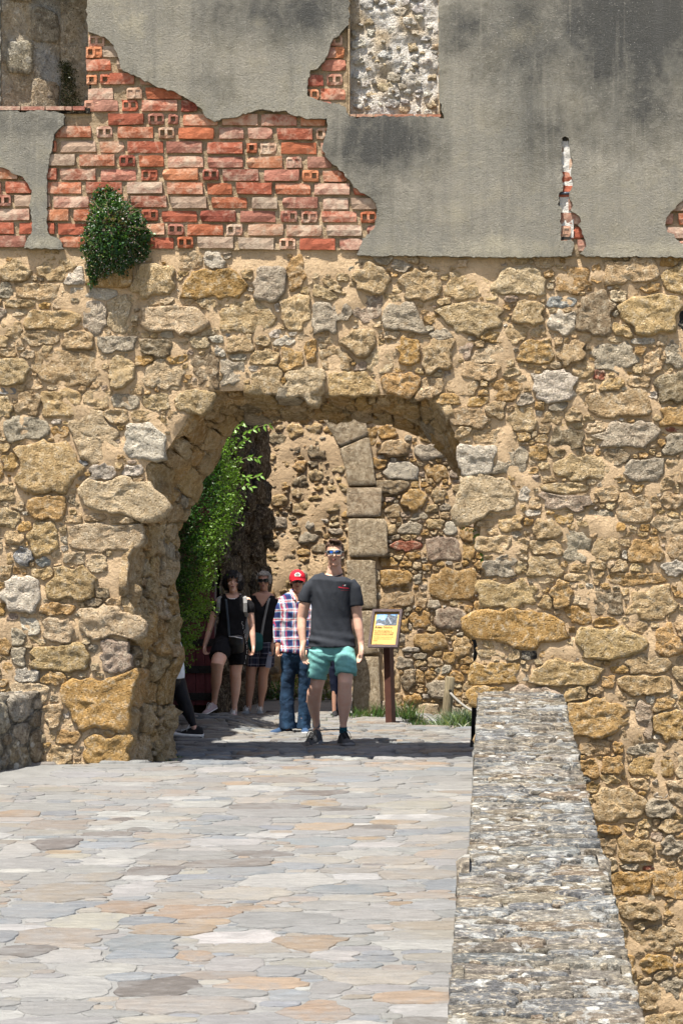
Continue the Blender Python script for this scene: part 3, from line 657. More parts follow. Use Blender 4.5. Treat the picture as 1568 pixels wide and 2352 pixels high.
def reveal(x0, x1, z0, z1, dep, mat, name):
    bm = bmesh.new(); t = .004
    box(bm, (x0 - t, dep / 2 - .03, (z0 + z1) / 2), (.012, dep + .05, z1 - z0)); box(bm, (x1 + t, dep / 2 - .03, (z0 + z1) / 2), (.012, dep + .05, z1 - z0))
    box(bm, ((x0 + x1) / 2, dep / 2 - .03, z0 - t), (x1 - x0 - .02, dep + .05, .012)); box(bm, ((x0 + x1) / 2, dep / 2, z1 + .02), (x1 - x0 + .1, dep + .05, .05))
    return bm_obj(name, bm, mat, wall, smooth=False)
bm.free()
reveal(wx(803), wx(1007), wz(269), 6.4, .08, M_lime2 if False else M_bmort, 'window_reveal')
for i, (a, b) in enumerate(((805, 817), (819, 857), (860, 903), (905, 950), (953, 978), (980, 1012))):
    bm = bmesh.new(); box(bm, ((wx(a) + wx(b)) / 2, -.03 + .004 * (i % 2), wz(269)), (wx(b) - wx(a), .06, .022)); bmesh.ops.bevel(bm, geom=bm.edges[:], offset=.004, segments=1)
    o = bm_obj('sill_tile', bm, M_brick, wall, smooth=False); o.color = (.30, .12, .07, 1)
# open window on the left with a splayed, weathered reveal
M_old = stone_mat('old_ashlar', .6, .3, 1.2, 1, grime=.1)
def col_old(rng, x, y): return PAL[rng.choices('tgyd', (5, 3, 1, 1))[0]]
dep = .33; xa, xb = wx(5), (140 - 1134) * (CAM_D + dep) / F; xc = wx(203) + .02; z0, z1 = wz(250), 6.4
def quad_rel(name, p, q, seed, base):
    V = []; Fs = []; CC = []; L = math.hypot(q[0] - p[0], q[1] - p[1]); n = int(L / .02); k = int((z1 - z0) / .02); nx, ny = (q[1] - p[1]) / L, -(q[0] - p[0]) / L
    for j in range(k + 1):
        for i in range(n + 1):
            t = i / n; z = z0 + (z1 - z0) * j / k; x = p[0] + (q[0] - p[0]) * t; y = p[1] + (q[1] - p[1]) * t
            d = .015 * noise.fractal((x * 6 + seed, y * 6, z * 6), 1, 2, 4) * (0 if i in (0,) else 1)
            V.append((x + nx * d, y + ny * d, z)); qn = noise.noise((x * 4, z * 3, seed)); CC.append(tuple(Vector(base).lerp(Vector((.5, .5, .47)), max(0, min(.9, qn * 2.2)))))
    for j in range(k):
        for i in range(n): a = j * (n + 1) + i; Fs.append((a, a + 1, a + n + 2, a + n + 1))
    return link_mesh(name, V, Fs, M_old, wall, CC)
quad_rel('window_reveal', (xa, -.0), (xb, dep), 1, (.6, .48, .32)); quad_rel('window_back', (xb, dep), (xc, dep + .02), 4, (.6, .48, .32))
SR = [[u_ + .03 * (k_ % 2), z0 + .15 + .29 * k_, .125, .135, rng.uniform(-.04, .04), [(.50, .40, .26), (.46, .38, .27), (.52, .39, .22), (.44, .37, .27)][rng.randrange(4)]] for k_ in range(5) for u_ in (.13, .37)]
L_ = math.hypot(xb - xa, dep)
def rev_map(u, v, h):
    t = u / L_; ux, uy = (xb - xa) / L_, dep / L_
    h += .010 if h > 0 else 0; return (xa + ux * u + uy * h, uy * u - ux * h, v)
masonry('reveal_stone', SR, rev_map, M_old, wall, back=.04, hr=(.004, .010), N=28, bound=1.0, gap=.012, p=5, wob=.1, rough=.004, freq=14, keep=lambda P: P[:, 0].max() < L_ and P[:, 0].min() > .012)
bm = bmesh.new(); box(bm, ((xa + xc) / 2, dep / 2, z0 - .02), (xc - xa, dep + .06, .04)); box(bm, ((xa + xc) / 2, dep / 2, z1 + .03), (xc - xa + .1, dep + .1, .06)); box(bm, (xc - .006, dep / 2, (z0 + z1) / 2), (.02, dep, z1 - z0)); bm_obj('window_sill', bm, M_old, wall, smooth=False)
for i, (a, b) in enumerate(((2, 50), (52, 106), (109, 152), (154, 168), (171, 198))):
    bm = bmesh.new(); box(bm, ((wx(a) + wx(b)) / 2, -.02 + .006 * (i % 2), wz(252)), (wx(b) - wx(a), .08, .03)); bmesh.ops.bevel(bm, geom=bm.edges[:], offset=.005, segments=1)
    o = bm_obj('sill_tile', bm, M_brick, wall, smooth=False); o.color = (.28, .11, .08, 1)
# the narrow chase with white mortar, a pipe stub and two blacked-out sockets
M_white = mortar_mat('white_mortar', (.60, .58, .54), 1, 2)
V = []; Fs = []; n = 5; k = 60
for j in range(k + 1):
    py = 325 + (548 - 325) * j / k
    for i in range(n + 1):
        px = 1284 + (1316 - 1284) * i / n; x, z = wx(px), wz(py); V.append((x, -.030 - .008 * noise.fractal((x * 20, z * 20, 1), 1, 2, 3), z))
for j in range(k):
    for i in range(n): a = j * (n + 1) + i; Fs.append((a + n + 1, a + n + 2, a + 1, a))
link_mesh('chase_fill', V, Fs, M_white, wall)
M_pipe = plain('dark_pipe', (.06, .075, .10), .35, .5)
bm = bmesh.new(); bmesh.ops.create_cone(bm, cap_ends=True, segments=12, radius1=.011, radius2=.011, depth=.09, matrix=Matrix.Translation((wx(1297), -.038, wz(446))) @ Matrix.Rotation(R(90), 4, 'Y')); bm_obj('pipe', bm, M_pipe, wall)
M_black = plain('cavity_shade_black', (.03, .028, .025), .95, .1)  # solid black stands for the shade inside open holes
bm = bmesh.new(); box(bm, (wx(1298), -.02, wz(551)), (.085, .03, .04)); bm_obj('socket_shade', bm, M_black, wall, smooth=False)
bm = bmesh.new(); box(bm, (wx(1296), -.02, wz(321)), (.03, .03, .035)); bm_obj('socket_shade', bm, M_black, wall, smooth=False)

# ------------------------------------------------------------------ parapets
M_par = stone_mat('parapet_schist', .42, .8, .4, .8, grime=.2, aniso=(1, 1.35, 1))
PC = {'a': (.16, .145, .120), 'b': (.14, .145, .148), 'c': (.225, .195, .15), 'd': (.19, .20, .205), 'e': (.18, .14, .10), 'f': (.27, .255, .225)}
def parcol(rng, x, y): return PC[rng.choices('abcdef', (25, 18, 16, 16, 12, 9))[0]]
par = thing('parapet_wall', 'long low parapet of grey lichen-spotted stones on edge running from the camera to the gate', 'wall', (.2, -6, -.5))
ptz = lambda y: .573 + .0863 * y
xl = lambda y: -.128 if y > -6.6 else -.170
def pmap(u, v, h):
    e = .014 * noise.noise((0, v * 9, 2)); c_ = min(max(u, xl(v) + e), .548 + e * 1.5); return (c_, v, ptz(v) + h)
V = []; Fs = []
ys = [-.0 - .08 * i for i in range(int(14.5 / .08))]
for y in ys:
    e = .012 * noise.noise((y * 3, 0, 0)); V += [(xl(y) + .02 + e, y, zg(0, y) - .05), (xl(y) + .02 + e, y, ptz(y) - .02), (.2, y, ptz(y) - .005), (.535 + e, y, ptz(y) - .02), (.535 + e, y, -5.2)]
for i in range(len(ys) - 1):
    for k in range(4): a = i * 5 + k; Fs.append((a, a + 1, a + 6, a + 5))
link_mesh('parapet_core', V, Fs, M_par, par, [(.25, .23, .2)] * len(V))
Sp = fill([], lambda x, y: x > xl(y) + .035, (-.165, .56, -14.2, -.02), ((.16, .27, .3, .5), (.10, .16, .35, .6), (.05, .09, .4, .7), (.02, .04, .5, .9)), (1200, 3000, 6000, 8000), cols=parcol, rng=rng, rot=.12, tight=.80)
def pvis(x, y):
    D = y + CAM_D; return D > 7.7
masonry('coping_stone', Sp, pmap, M_par, par, vis=pvis, back=.05, hr=(.002, .016), N=24, bound=1.3, gap=.004, p=4.5, wob=.2, rough=.006, freq=12, rings=((1, .1), (.93, .8), (.7, 1), (.4, 1)), sizefn=lambda x, y, a: a / (y + CAM_D) ** 2,
        keep=lambda P: -.16 < P[:, 0].mean() < .54)
Ss = fill([], lambda x, y: True, (-14, -.05, .03, .52), ((.12, .22, .3, .5), (.06, .12, .3, .6)), (1200, 2500), cols=parcol, rng=rng, rot=.1)
for side in (0, 1):
    def smap(u, v, h, side=side): return ((xl(u) + .02 - h) if side == 0 else (.535 + h), u, .0863 * u + v)
    masonry('side_stone', Ss, smap, M_par, par, limit=0, back=.03, hr=(.01, .03), N=12, bound=1.2, gap=.012, rings=((1, .2), (.8, 1)))
# left parapet, flaring away from the gate
lp = thing('parapet_wall', 'short low parapet stub in shade at the left foot of the castle wall', 'wall', (-3.8, -.5, 0))
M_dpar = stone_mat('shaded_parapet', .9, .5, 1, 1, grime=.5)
path = [(-3.60, .02), (-3.88, -.40), (-4.15, -.95), (-4.2, -14)]
V = []; Fs = []; CC = []
def lpt(s):
    s = max(0, s); 
    for (a, b) in zip(path, path[1:]):
        L = math.hypot(b[0] - a[0], b[1] - a[1])
        if s <= L or (a, b) == (path[-2], path[-1]):
            t = s / L; ux, uy = (b[0] - a[0]) / L, (b[1] - a[1]) / L; return a[0] + ux * s, a[1] + uy * s, ux, uy
        s -= L
ss = [i * .03 for i in range(60)] + [1.8 + i * .4 for i in range(28)]; hs = [0, .08, .16, .24, .32, .40, .47, .53, .555]
for s in ss:
    x, y, ux, uy = lpt(s); nx, ny = -uy, ux
    for k, h in enumerate(hs):
        d = .03 * noise.fractal((s * 5, h * 5, 9), 1, 2, 4); top = .57 + .02 * noise.noise((s * 6, 0, 0)); z = zg(0, y) - .05 + (h / .555) * (top + .05)
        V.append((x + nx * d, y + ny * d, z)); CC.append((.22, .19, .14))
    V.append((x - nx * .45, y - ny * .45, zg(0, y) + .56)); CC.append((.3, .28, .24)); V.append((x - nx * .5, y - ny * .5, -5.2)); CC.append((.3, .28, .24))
q = len(hs) + 2
for i in range(len(ss) - 1):
    for k in range(q - 1): a = i * q + k; Fs.append((a + 1, a, a + q, a + q + 1))
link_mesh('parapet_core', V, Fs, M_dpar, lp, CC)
Sl = fill([], lambda x, y: True, (.03, 1.5, .04, .5), ((.07, .12, .6, 1.3), (.04, .07, .6, 1.2)), (300, 700), cols=pick(dict(d=5, g=4, t=2, w=1)), rng=rng, rot=.15)
def lmap(u, v, h):
    x, y, ux, uy = lpt(u); return (x - uy * h, y + ux * h, zg(0, y) + v)
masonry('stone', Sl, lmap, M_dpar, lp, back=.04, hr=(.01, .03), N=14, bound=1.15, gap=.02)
Sl = fill([], lambda x, y: True, (.03, 1.5, -.40, .0), ((.07, .14, .3, .5), (.04, .07, .3, .6)), (300, 700), cols=parcol, rng=rng, rot=.15)
def lmap2(u, v, h):
    x, y, ux, uy = lpt(u); return (x - uy * v, y + ux * v, zg(0, y) + .575 + h)
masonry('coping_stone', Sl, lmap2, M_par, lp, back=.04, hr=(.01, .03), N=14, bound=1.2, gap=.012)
# ------------------------------------------------------------------ buildings behind the gateway
DG = 25.5; YG = DG - CAM_D; sg = F / DG
def gx(px): return (px - 1134) / sg
def gz(py): return EYE - (py - 1390) / sg
gw = thing('inner_gate_wall', 'sunlit orange rubble wall with a tall dressed stone arch pier, behind the yellow notice', 'wall', (-.3, YG, 0))
arc = [(800, 1740), (808, 1640), (812, 1510), (800, 1420), (797, 1288), (800, 1191), (796, 1121), (793, 1080), (779, 1030), (764, 1000), (742, 963), (715, 935), (680, 915), (640, 905), (580, 912), (525, 935), (470, 975), (425, 1030), (400, 1090), (388, 1190), (382, 1400), (382, 1740)]
hole = [(gx(x), max(-.1, gz(y))) for x, y in arc]
outer = dense([(-4.6, -.3), (6, -.3), (6, 5.6), (-4.6, 5.6)], .3)
V, Fs, nb = cdt_sheet(outer, [hole], .09)
link_mesh('mortar', [(v.x, YG + (.03 * noise.fractal((v.x * 3, v.y * 3, 6), 1, 2, 3) if i >= nb else 0), v.y) for i, v in enumerate(V)], [tuple(f) for f in Fs], M_mortar, gw)
bm = bmesh.new(); vv = []
for y in (YG, YG + .7): vv.append([bm.verts.new((x, y, z)) for x, z in hole])
for i in range(len(hole) - 1): bm.faces.new((vv[0][i], vv[0][i + 1], vv[1][i + 1], vv[1][i]))
bm_obj('arch_intrados', bm, M_mortar, gw)
V, Fs, nb = cdt_sheet(outer, [hole], .6)
link_mesh('back_face', [(v.x, YG + .7, v.y) for v in V], [tuple(reversed(f)) for f in Fs], M_mortar, gw)
bm = bmesh.new(); box(bm, (.7, YG + .35, 5.63), (10.6, .76, .06)); bm_obj('wall_top', bm, M_mortar, gw)
k1 = 1 / (3.641 * sg)
GS = parse("415,285,150,90,O;480,410,265,145,t;760,430,300,145,g;530,600,345,165,w;830,600,200,140,o;720,710,75,50,O;640,830,230,180,o,.4;840,800,120,120,t;790,910,100,70,t;900,900,95,65,g;690,975,120,55,g;810,970,85,45,t;895,965,75,70,t;1030,900,150,275,T;460,930,110,120,t;615,1080,220,95,g;820,1040,170,85,t;455,1080,70,110,t;"
           "730,1110,75,55,O;570,1220,260,90,r;880,1240,320,240,p;1100,1260,120,160,o;440,1360,130,60,O;570,1370,105,60,O;495,1500,265,150,O;750,1400,85,65,O;670,1500,70,90,g;960,1550,480,300,o;505,1660,285,140,t;705,1660,100,160,t;335,1480,45,90,T;365,540,110,90,O;335,1570,45,60,o;345,1640,35,60,w", lambda z: gx(775.1 + z / 3.641), lambda z: gz(918.6 + z / 3.641), k1, k1)
GS += parse("690,380,185,145,O;950,370,310,200,p;770,560,310,165,o;620,620,175,45,w;555,735,170,95,g;690,680,105,55,g;690,740,105,55,t;840,800,60,50,g;910,790,90,70,w;590,880,105,200,d;740,1015,75,45,w;690,860,70,110,o;850,960,220,165,g;1090,940,90,70,t;1080,1010,90,60,t;770,1140,190,130,T;1060,790,90,80,O;1040,600,170,160,y;490,900,55,140,t;500,1040,80,90,t;560,430,70,130,O;600,430,50,60,g", lambda z: gx(775.1 + z / 3.641), lambda z: gz(1320.6 + z / 3.641), k1, k1)
def greg(x, z):
    return x > gx(895 if z < gz(1191) else 868) and z > .03
GS = fill(GS, greg, (-1.4, 1.2, .03, 3.2), ((.12, .2, .5, .8), (.07, .12, .5, .9), (.035, .06, .5, .9), (.02, .035, .6, 1)), (500, 1500, 4000, 4000), cols=pick(dict(t=20, o=26, O=14, g=8, T=6, d=6, p=8, w=4)), rng=rng, rot=.3)
GS = fill(GS, lambda x, z: (x > 1.1 or z > 3.0 or x < gx(465) - .25) and z > .05 and not inside([(hx * 1.0, hz) for hx, hz in hole], x, z), (-4.5, 4, .05, 5.4), ((.15, .28, .5, .8), (.09, .15, .5, .9)), (700, 1500), cols=pick(dict(t=20, o=26, O=10, g=8, T=6, d=6)), rng=rng, rot=.3)
def gvis(x, z):
    px = 1134 + x * sg; py = 1390 - (z - EYE) * sg
    return 860 < px < 1125 and 960 < py < 1680
M_gst = stone_mat('inner_stone', 1.2, 0, 1.2, 1.2)
def notpier(P): return not any(inside(hole, p[0], p[1]) for p in P)
masonry('stone', GS, lambda u, v, h: (u, YG - h, v), M_gst, gw, vis=gvis, back=.05, hr=(.014, .038), N=26, bound=1.38, gap=.008, p=3.2, wob=.26, rough=.011, freq=11, rings=((1, .25), (.96, .75), (.86, 1), (.6, 1), (.3, 1)), keep=notpier)
VO = [[(742, 963), (764, 950), (838, 962), (847, 1000), (780, 1028), (765, 1000)], [(781, 1031), (848, 1003), (864, 1115), (800, 1117), (794, 1078)], [(797, 1121), (878, 1121), (874, 1187), (797, 1188)], [(801, 1192), (888, 1192), (891, 1277), (802, 1281)], [(797, 1286), (862, 1287), (866, 1398), (800, 1400)], [(801, 1404), (868, 1402), (872, 1500), (812, 1503)], [(812, 1508), (870, 1508), (875, 1632), (809, 1636)],
      [(700, 925), (715, 880), (800, 900), (838, 958), (764, 946), (738, 958)], [(640, 902), (640, 850), (710, 878), (698, 922)], [(560, 925), (565, 870), (636, 850), (636, 902)]]
M_ash = stone_mat('dressed_stone', .6, 0, 1.0, 1)
for i, vo in enumerate(VO):
    P = resample([(gx(x), gz(y)) for x, y in vo] + [(gx(vo[0][0]), gz(vo[0][1]))], 27)[:-1][::-1]
    P = P + np.array([[.006 * noise.noise((p[0] * 20, p[1] * 20, i)), .006 * noise.noise((p[0] * 20, p[1] * 20, i + 9))] for p in P])
    V, Fs = stone_geo(P, lambda u, v, h: (u, YG - .045 - h, v), .12, .03, i, rings=((1, .85), (.975, 1), (.7, 1), (.35, 1)), rough=.004, freq=7)
    link_mesh('voussoir' if i in (0, 1, 7, 8, 9) else 'pier_block', V, Fs, M_ash, gw, [[c * kv for kv in [random.uniform(.9, 1.06)] for c in ((.46, .365, .245) if i != 2 else (.48, .37, .25))]] * len(V))
# far wall seen through the inner arch
DA = 30.8; YA = DA - CAM_D; sa = F / DA
fw = thing('far_wall', 'rough sunlit rubble wall seen through the inner arch, above the heads of the women', 'wall', (-2.6, YA, 0))
grid_sheet('mortar', -6.5, 3, -.2, 6, .1, lambda x, z: (x, YA + .05 * noise.fractal((x * 2.5, z * 2.5, 8), 1, 2, 4), z), M_mortar, parent=fw)
AS = fill([], lambda x, y: True, (-3.5, -1.6, .05, 3.9), ((.09, .17, .5, .8), (.05, .09, .5, .9), (.03, .05, .6, .9)), (500, 2500, 4000), cols=pick(dict(t=16, T=8, y=10, o=10, g=10, d=8, w=2)), rng=rng, rot=.35, tight=.86)
masonry('stone', AS, lambda u, v, h: (u, YA - h + .01, v), M_gst, fw, back=.06, hr=(.012, .035), N=18, bound=1.2, gap=.02, wob=.4, rough=.018, freq=9, rings=((1, .25), (.8, .85), (.45, 1)))
# low kerb blocks at its foot
kb = thing('stone_kerb', 'row of low rough kerb stones along the far planting strip', 'kerb', (-2.4, YA - .9, 0))
x = -3.4
while x < -1.0:
    w_ = random.uniform(.25, .5); P = np.array([(x + w_ / 2 + w_ / 2 * .94 * math.copysign(abs(math.cos(t)) ** .5, math.cos(t)), .07 + .07 * math.copysign(abs(math.sin(t)) ** .5, math.sin(t))) for t in np.linspace(0, 2 * math.pi, 16, endpoint=False)])
    V, Fs = stone_geo(P, lambda u, v, h: (u, YA - .85 - h, v), .25, .05, x, amp=.3); link_mesh('kerb_stone', V, Fs, M_gst, kb, [(.38, .36, .31)] * len(V)); x += w_ + .01
# side tower: right face turned from the sun, shade deepened in its stone colours
XT = -3.17; y0, y1 = 7.93, 12.05
def xt(y): return -3.17 + .12 * (y - 7.93) / 4.1
tw = thing('side_tower', 'dark shaded rubble tower wall behind the climbing plant and the women', 'tower', (-3.6, 9, 0))
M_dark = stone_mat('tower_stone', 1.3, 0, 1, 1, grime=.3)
def tface(x, z):
    d = .05 * noise.fractal((x * 1.5, z * 3, 5), 1, 2, 4); return (xt(x) + d, x, z)
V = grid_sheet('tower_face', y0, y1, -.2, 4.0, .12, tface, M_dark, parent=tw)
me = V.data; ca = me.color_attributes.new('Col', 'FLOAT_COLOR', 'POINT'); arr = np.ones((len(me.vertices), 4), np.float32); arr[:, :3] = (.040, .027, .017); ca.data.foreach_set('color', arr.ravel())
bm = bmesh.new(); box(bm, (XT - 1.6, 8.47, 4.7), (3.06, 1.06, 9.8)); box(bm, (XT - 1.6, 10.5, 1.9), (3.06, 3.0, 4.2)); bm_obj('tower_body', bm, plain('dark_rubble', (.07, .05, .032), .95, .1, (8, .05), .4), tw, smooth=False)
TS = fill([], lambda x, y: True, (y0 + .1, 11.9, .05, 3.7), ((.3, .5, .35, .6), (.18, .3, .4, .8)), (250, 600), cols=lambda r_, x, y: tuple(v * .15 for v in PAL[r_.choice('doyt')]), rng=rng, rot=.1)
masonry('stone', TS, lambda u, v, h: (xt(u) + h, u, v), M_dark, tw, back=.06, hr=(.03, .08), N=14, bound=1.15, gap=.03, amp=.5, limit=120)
# unseen long wall behind the climbing plant, added to shade the courtyard
sw = thing('added_shade_wall', 'unseen rubble side wall added left of the gateway to shade the courtyard', 'wall', (-3.9, 3.2, 0))
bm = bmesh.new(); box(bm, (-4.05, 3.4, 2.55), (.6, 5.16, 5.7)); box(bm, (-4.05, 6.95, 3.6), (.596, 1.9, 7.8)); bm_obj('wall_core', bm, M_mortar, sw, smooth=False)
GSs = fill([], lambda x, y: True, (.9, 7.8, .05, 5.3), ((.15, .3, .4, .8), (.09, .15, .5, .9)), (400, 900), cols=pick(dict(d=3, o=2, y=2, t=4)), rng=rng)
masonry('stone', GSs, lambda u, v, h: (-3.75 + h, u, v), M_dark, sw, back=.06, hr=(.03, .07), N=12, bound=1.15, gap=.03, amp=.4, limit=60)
# maroon door leaf with black iron bands
DD = 25.55; dl = thing('door_leaf', 'open maroon plank door leaf with broad black iron bands beside the climbing plant', 'door', ((440 - 1134) * DD / F, DD - CAM_D, .12), local=True)
M_mar = plain('maroon_wood', (.11, .028, .034), .6, .3, (30, .006), .3); M_iron = plain('black_iron', (.012, .011, .011), .5, .4, (40, .004))
sD = F / DD; zz = lambda py: (1642 - py) / sD
for k in range(5):
    bm = bmesh.new(); xq = -.215 + .107 * k; box(bm, (xq + .0, 0, 1.2), (.101, .05, 2.4)); bmesh.ops.bevel(bm, geom=bm.edges[:], offset=.005, segments=1)
    o = bm_obj('plank', bm, M_mar, None, smooth=False); o.parent = dl
for py in (1368, 1434, 1498, 1560, 1622):
    bm = bmesh.new(); box(bm, (0, -.032, zz(py)), (.54, .014, .085)); 
    for q in range(5): bmesh.ops.create_icosphere(bm, subdivisions=1, radius=.012, matrix=Matrix.Translation((-.215 + q * .107, -.042, zz(py))))
    o = bm_obj('iron_band', bm, M_iron, None, smooth=False); o.parent = dl
bm = bmesh.new(); box(bm, (.262, .05, 1.2), (.03, .05, 2.4)); o = bm_obj('door_post', bm, plain('grey_post', (.16, .15, .14), .9, .2, (20, .005)), None, smooth=False); o.parent = dl

# ------------------------------------------------------------------ notice, bollard, rail
DS = 23.5; ss_ = F / DS; sx = (897 - 1134) / ss_
sg_ = thing('notice_board', 'yellow bilingual notice in a dark brown frame on a square brown post', 'sign', (sx, DS - CAM_D, 0), local=True)
M_brown = plain('brown_paint', (.075, .030, .022), .55, .4, (60, .003), .25); M_frame = plain('dark_frame', (.055, .034, .038), .5, .5, (60, .003), .25)
bm = bmesh.new(); box(bm, (0, 0, .42), (.078, .078, .86), Matrix.Rotation(R(-30), 3, 'Z')); bmesh.ops.bevel(bm, geom=bm.edges[:], offset=.004, segments=1)
bmesh.ops.rotate(bm, verts=bm.verts, cent=(0, 0, 0), matrix=Matrix.Rotation(R(-1.8), 3, 'Y'))
o = bm_obj('post', bm, M_brown, None, smooth=False); o.parent = sg_
pc = Vector((-.052, -.06, (1665 - 1443) / ss_))
ang = Matrix.Rotation(R(-18), 4, 'Z') @ Matrix.Rotation(R(-20), 4, 'X')
PMt = Matrix.Translation(pc) @ ang
PW, PH = .335, .425
def ppart(name, items, mat, y, th, parent=None):
    bm = bmesh.new()
    for (x, z, w_, h_) in items: box(bm, (x, y, z), (w_, th, h_))
    bm.transform(PMt if parent is None else PMt); o = bm_obj(name, bm, mat, None, smooth=False); o.parent = parent or sg_; return o
fw_ = .028
frame = ppart('frame', [(0, PH / 2 - fw_ / 2, PW, fw_), (0, -PH / 2 + fw_ / 2, PW, fw_), (-PW / 2 + fw_ / 2, 0, fw_, PH - 2 * fw_), (PW / 2 - fw_ / 2, 0, fw_, PH - 2 * fw_)], M_frame, -.004, .034)
ppart('back_plate', [(0, 0, PW - .01, PH - .01)], M_frame, .02, .012)
M_yel = plain('yellow_sheet', (.60, .38, .12), .4, .4, None, .05)
sheet = ppart('sheet', [(0, 0, PW - 2 * fw_, PH - 2 * fw_)], M_yel, .006, .008)
def flat(name, polys, mat, y=-.0005):
    bm = bmesh.new()
    for P in polys: bm.faces.new([bm.verts.new((x, y, z)) for x, z in P])
    bm.transform(PMt); o = bm_obj(name, bm, mat, None, smooth=False); o.parent = sheet; return o
px0, px1, pz0, pz1 = -.118, .118, .035, .165
def R4(a, b, c, d): return [(a, c), (b, c), (b, d), (a, d)]
m = NT('photo_sky'); sp_ = m.n('SeparateXYZ'); m.l(m.pos(), sp_.inputs[0]); m.base(m.ramp(m.noise(9, 4), [(.35, (.06, .22, .55)), (.65, (.35, .55, .75))])); m.b.inputs['Roughness'].default_value = .4
flat('printed_sky', [R4(px0, px1, pz0, pz1)], m.m, .0015)
m = NT('photo_stone'); m.base(m.ramp(m.noise(60, 5), [(.35, (.03, .045, .07)), (.65, (.16, .18, .21))])); m.b.inputs['Roughness'].default_value = .4; Mpst = m.m
flat('printed_ruin', [[(-.01, pz0), (px1, pz0), (px1, .15), (.10, .158), (.09, .14), (.06, .15), (.045, .148), (.03, .163), (.0, .165), (-.005, .12), (-.02, .11)], [(px0, pz0), (-.01, pz0), (-.02, .095), (-.06, .092), (-.07, .105), (-.10, .104), (-.112, .09), (px0, .088)]], Mpst, .0009)
flat('printed_steps', [[(.004, .13), (.016, .126), (.06, .06), (.05, .05)], [(px0, .036), (-.01, .036), (-.06, .06), (-.10, .062)]], plain('photo_pale', (.30, .34, .42), .4, .3), .0003)
M_ink = plain('dark_ink', (.07, .045, .015), .5, .3)
M_ink2 = plain('brown_ink', (.25, .14, .03), .5, .3)
def text(body, size, x, z, mat, bold=0, name='lettering'):
    c = bpy.data.curves.new('t', 'FONT'); c.body = body; c.size = size; c.offset = bold; c.resolution_u = 2
    t = bpy.data.objects.new('t', c); COL.objects.link(t); dg = bpy.context.evaluated_depsgraph_get()
    me = bpy.data.meshes.new_from_object(t.evaluated_get(dg)); bpy.data.objects.remove(t); me.transform(Matrix.Rotation(R(90), 4, 'X')); me.transform(Matrix.Translation((x, -.0006, z))); me.transform(PMt)
    me.materials.clear(); me.materials.append(mat); o = bpy.data.objects.new(name, me); COL.objects.link(o); o.parent = sheet; return o
text('Aviso', .036, -.122, .004, M_ink, .0009); text('Notice', .036, -.026, .004, M_ink)
for i, l in enumerate(('Por razões de segurança, os', 'acessos aos caminhos de ronda', 'e às torres encerram às 20h00.')): text(l, .0172, -.122, -.030 - i * .021, M_ink, .0004)
for i, l in enumerate(('For safety reasons, access to the', 'wallwalks and towers close at', '8:00pm.')): text(l, .0168, -.122, -.098 - i * .0205, M_ink2, .0002)
text('Data:  ♥ Câmara Municipal', .010, -.122, -.174, M_ink2)
def tube_bm(bm, pts, rad, seg=10, cap=True):
    pts = [Vector(p) for p in pts]; rings = []; rad = rad if isinstance(rad, (list, tuple)) else [rad] * len(pts)
    for i, p in enumerate(pts):
        t = (pts[min(i + 1, len(pts) - 1)] - pts[max(i - 1, 0)]).normalized(); a = t.orthogonal() if i == 0 else (pa - t * pa.dot(t)); a.normalize(); pa = a; b = t.cross(a)
        rings.append([bm.verts.new(p + (a * math.cos(q) + b * math.sin(q)) * rad[i]) for q in [2 * math.pi * k / seg for k in range(seg)]])
    for r0, r1 in zip(rings, rings[1:]):
        for k in range(seg): bm.faces.new((r0[k], r0[(k + 1) % seg], r1[(k + 1) % seg], r1[k]))
    if cap: bm.faces.new(list(reversed(rings[0]))); bm.faces.new(rings[-1])
# wooden bollard
DB = 23.1; sB = F / DB
bo_ = thing('wooden_bollard', 'weathered round wooden bollard leaning by the grey-green shrub', 'bollard', ((1022 - 1134) / sB, DB - CAM_D, 0), local=True)
m = NT('weathered_wood'); v = m.mapping((6, 6, .6)); n1 = m.noise(14, 6, .7, v, .5); m.base(m.ramp(n1, [(.3, (.09, .075, .045)), (.6, (.24, .20, .13)), (.75, (.33, .29, .20))])); m.bump([(n1, 1, .012)]); M_wood = m.m
bm = bmesh.new(); tube_bm(bm, [(.0, 0, -.05), (.005, 0, .05), (.03, 0, .30), (.052, 0, .515), (.054, 0, .525)], [.052, .053, .051, .049, .042], 18); o = bm_obj('post', bm, M_wood, None); o.parent = bo_
bm = bmesh.new(); bmesh.ops.create_cone(bm, cap_ends=True, segments=12, radius1=.014, radius2=.014, depth=.01, matrix=Matrix.Translation((.052, -.050, .385)) @ Matrix.Rotation(R(90), 4, 'X')); o = bm_obj('rope_hole_shade', bm, M_black, None); o.parent = bo_  # black disc painted as the shade inside the hole
m = NT('rope'); v = m.n('TexWave'); v.inputs['Scale'].default_value = 60; m.l(m.mapping((1, 1, 1.4)), v.inputs[0]); m.base(m.ramp(v.outputs['Fac'], [(.2, (.30, .29, .26)), (.7, (.52, .50, .46))])); m.bump([(v.outputs['Fac'], 1, .006)])
a = at(1034, 1592, DB - .05); b = at(1110, 1640, DB - .6); pts = []
for i in range(19): t = i / 18; p = a.lerp(b, t); p.z -= .07 * 4 * t * (1 - t) * .6; pts.append(p)
bm = bmesh.new(); tube_bm(bm, pts, .012, 8); tag(bm_obj('rope', bm, m.m, None), 'grey rope sagging from the wooden bollard towards the gate jamb', 'rope')
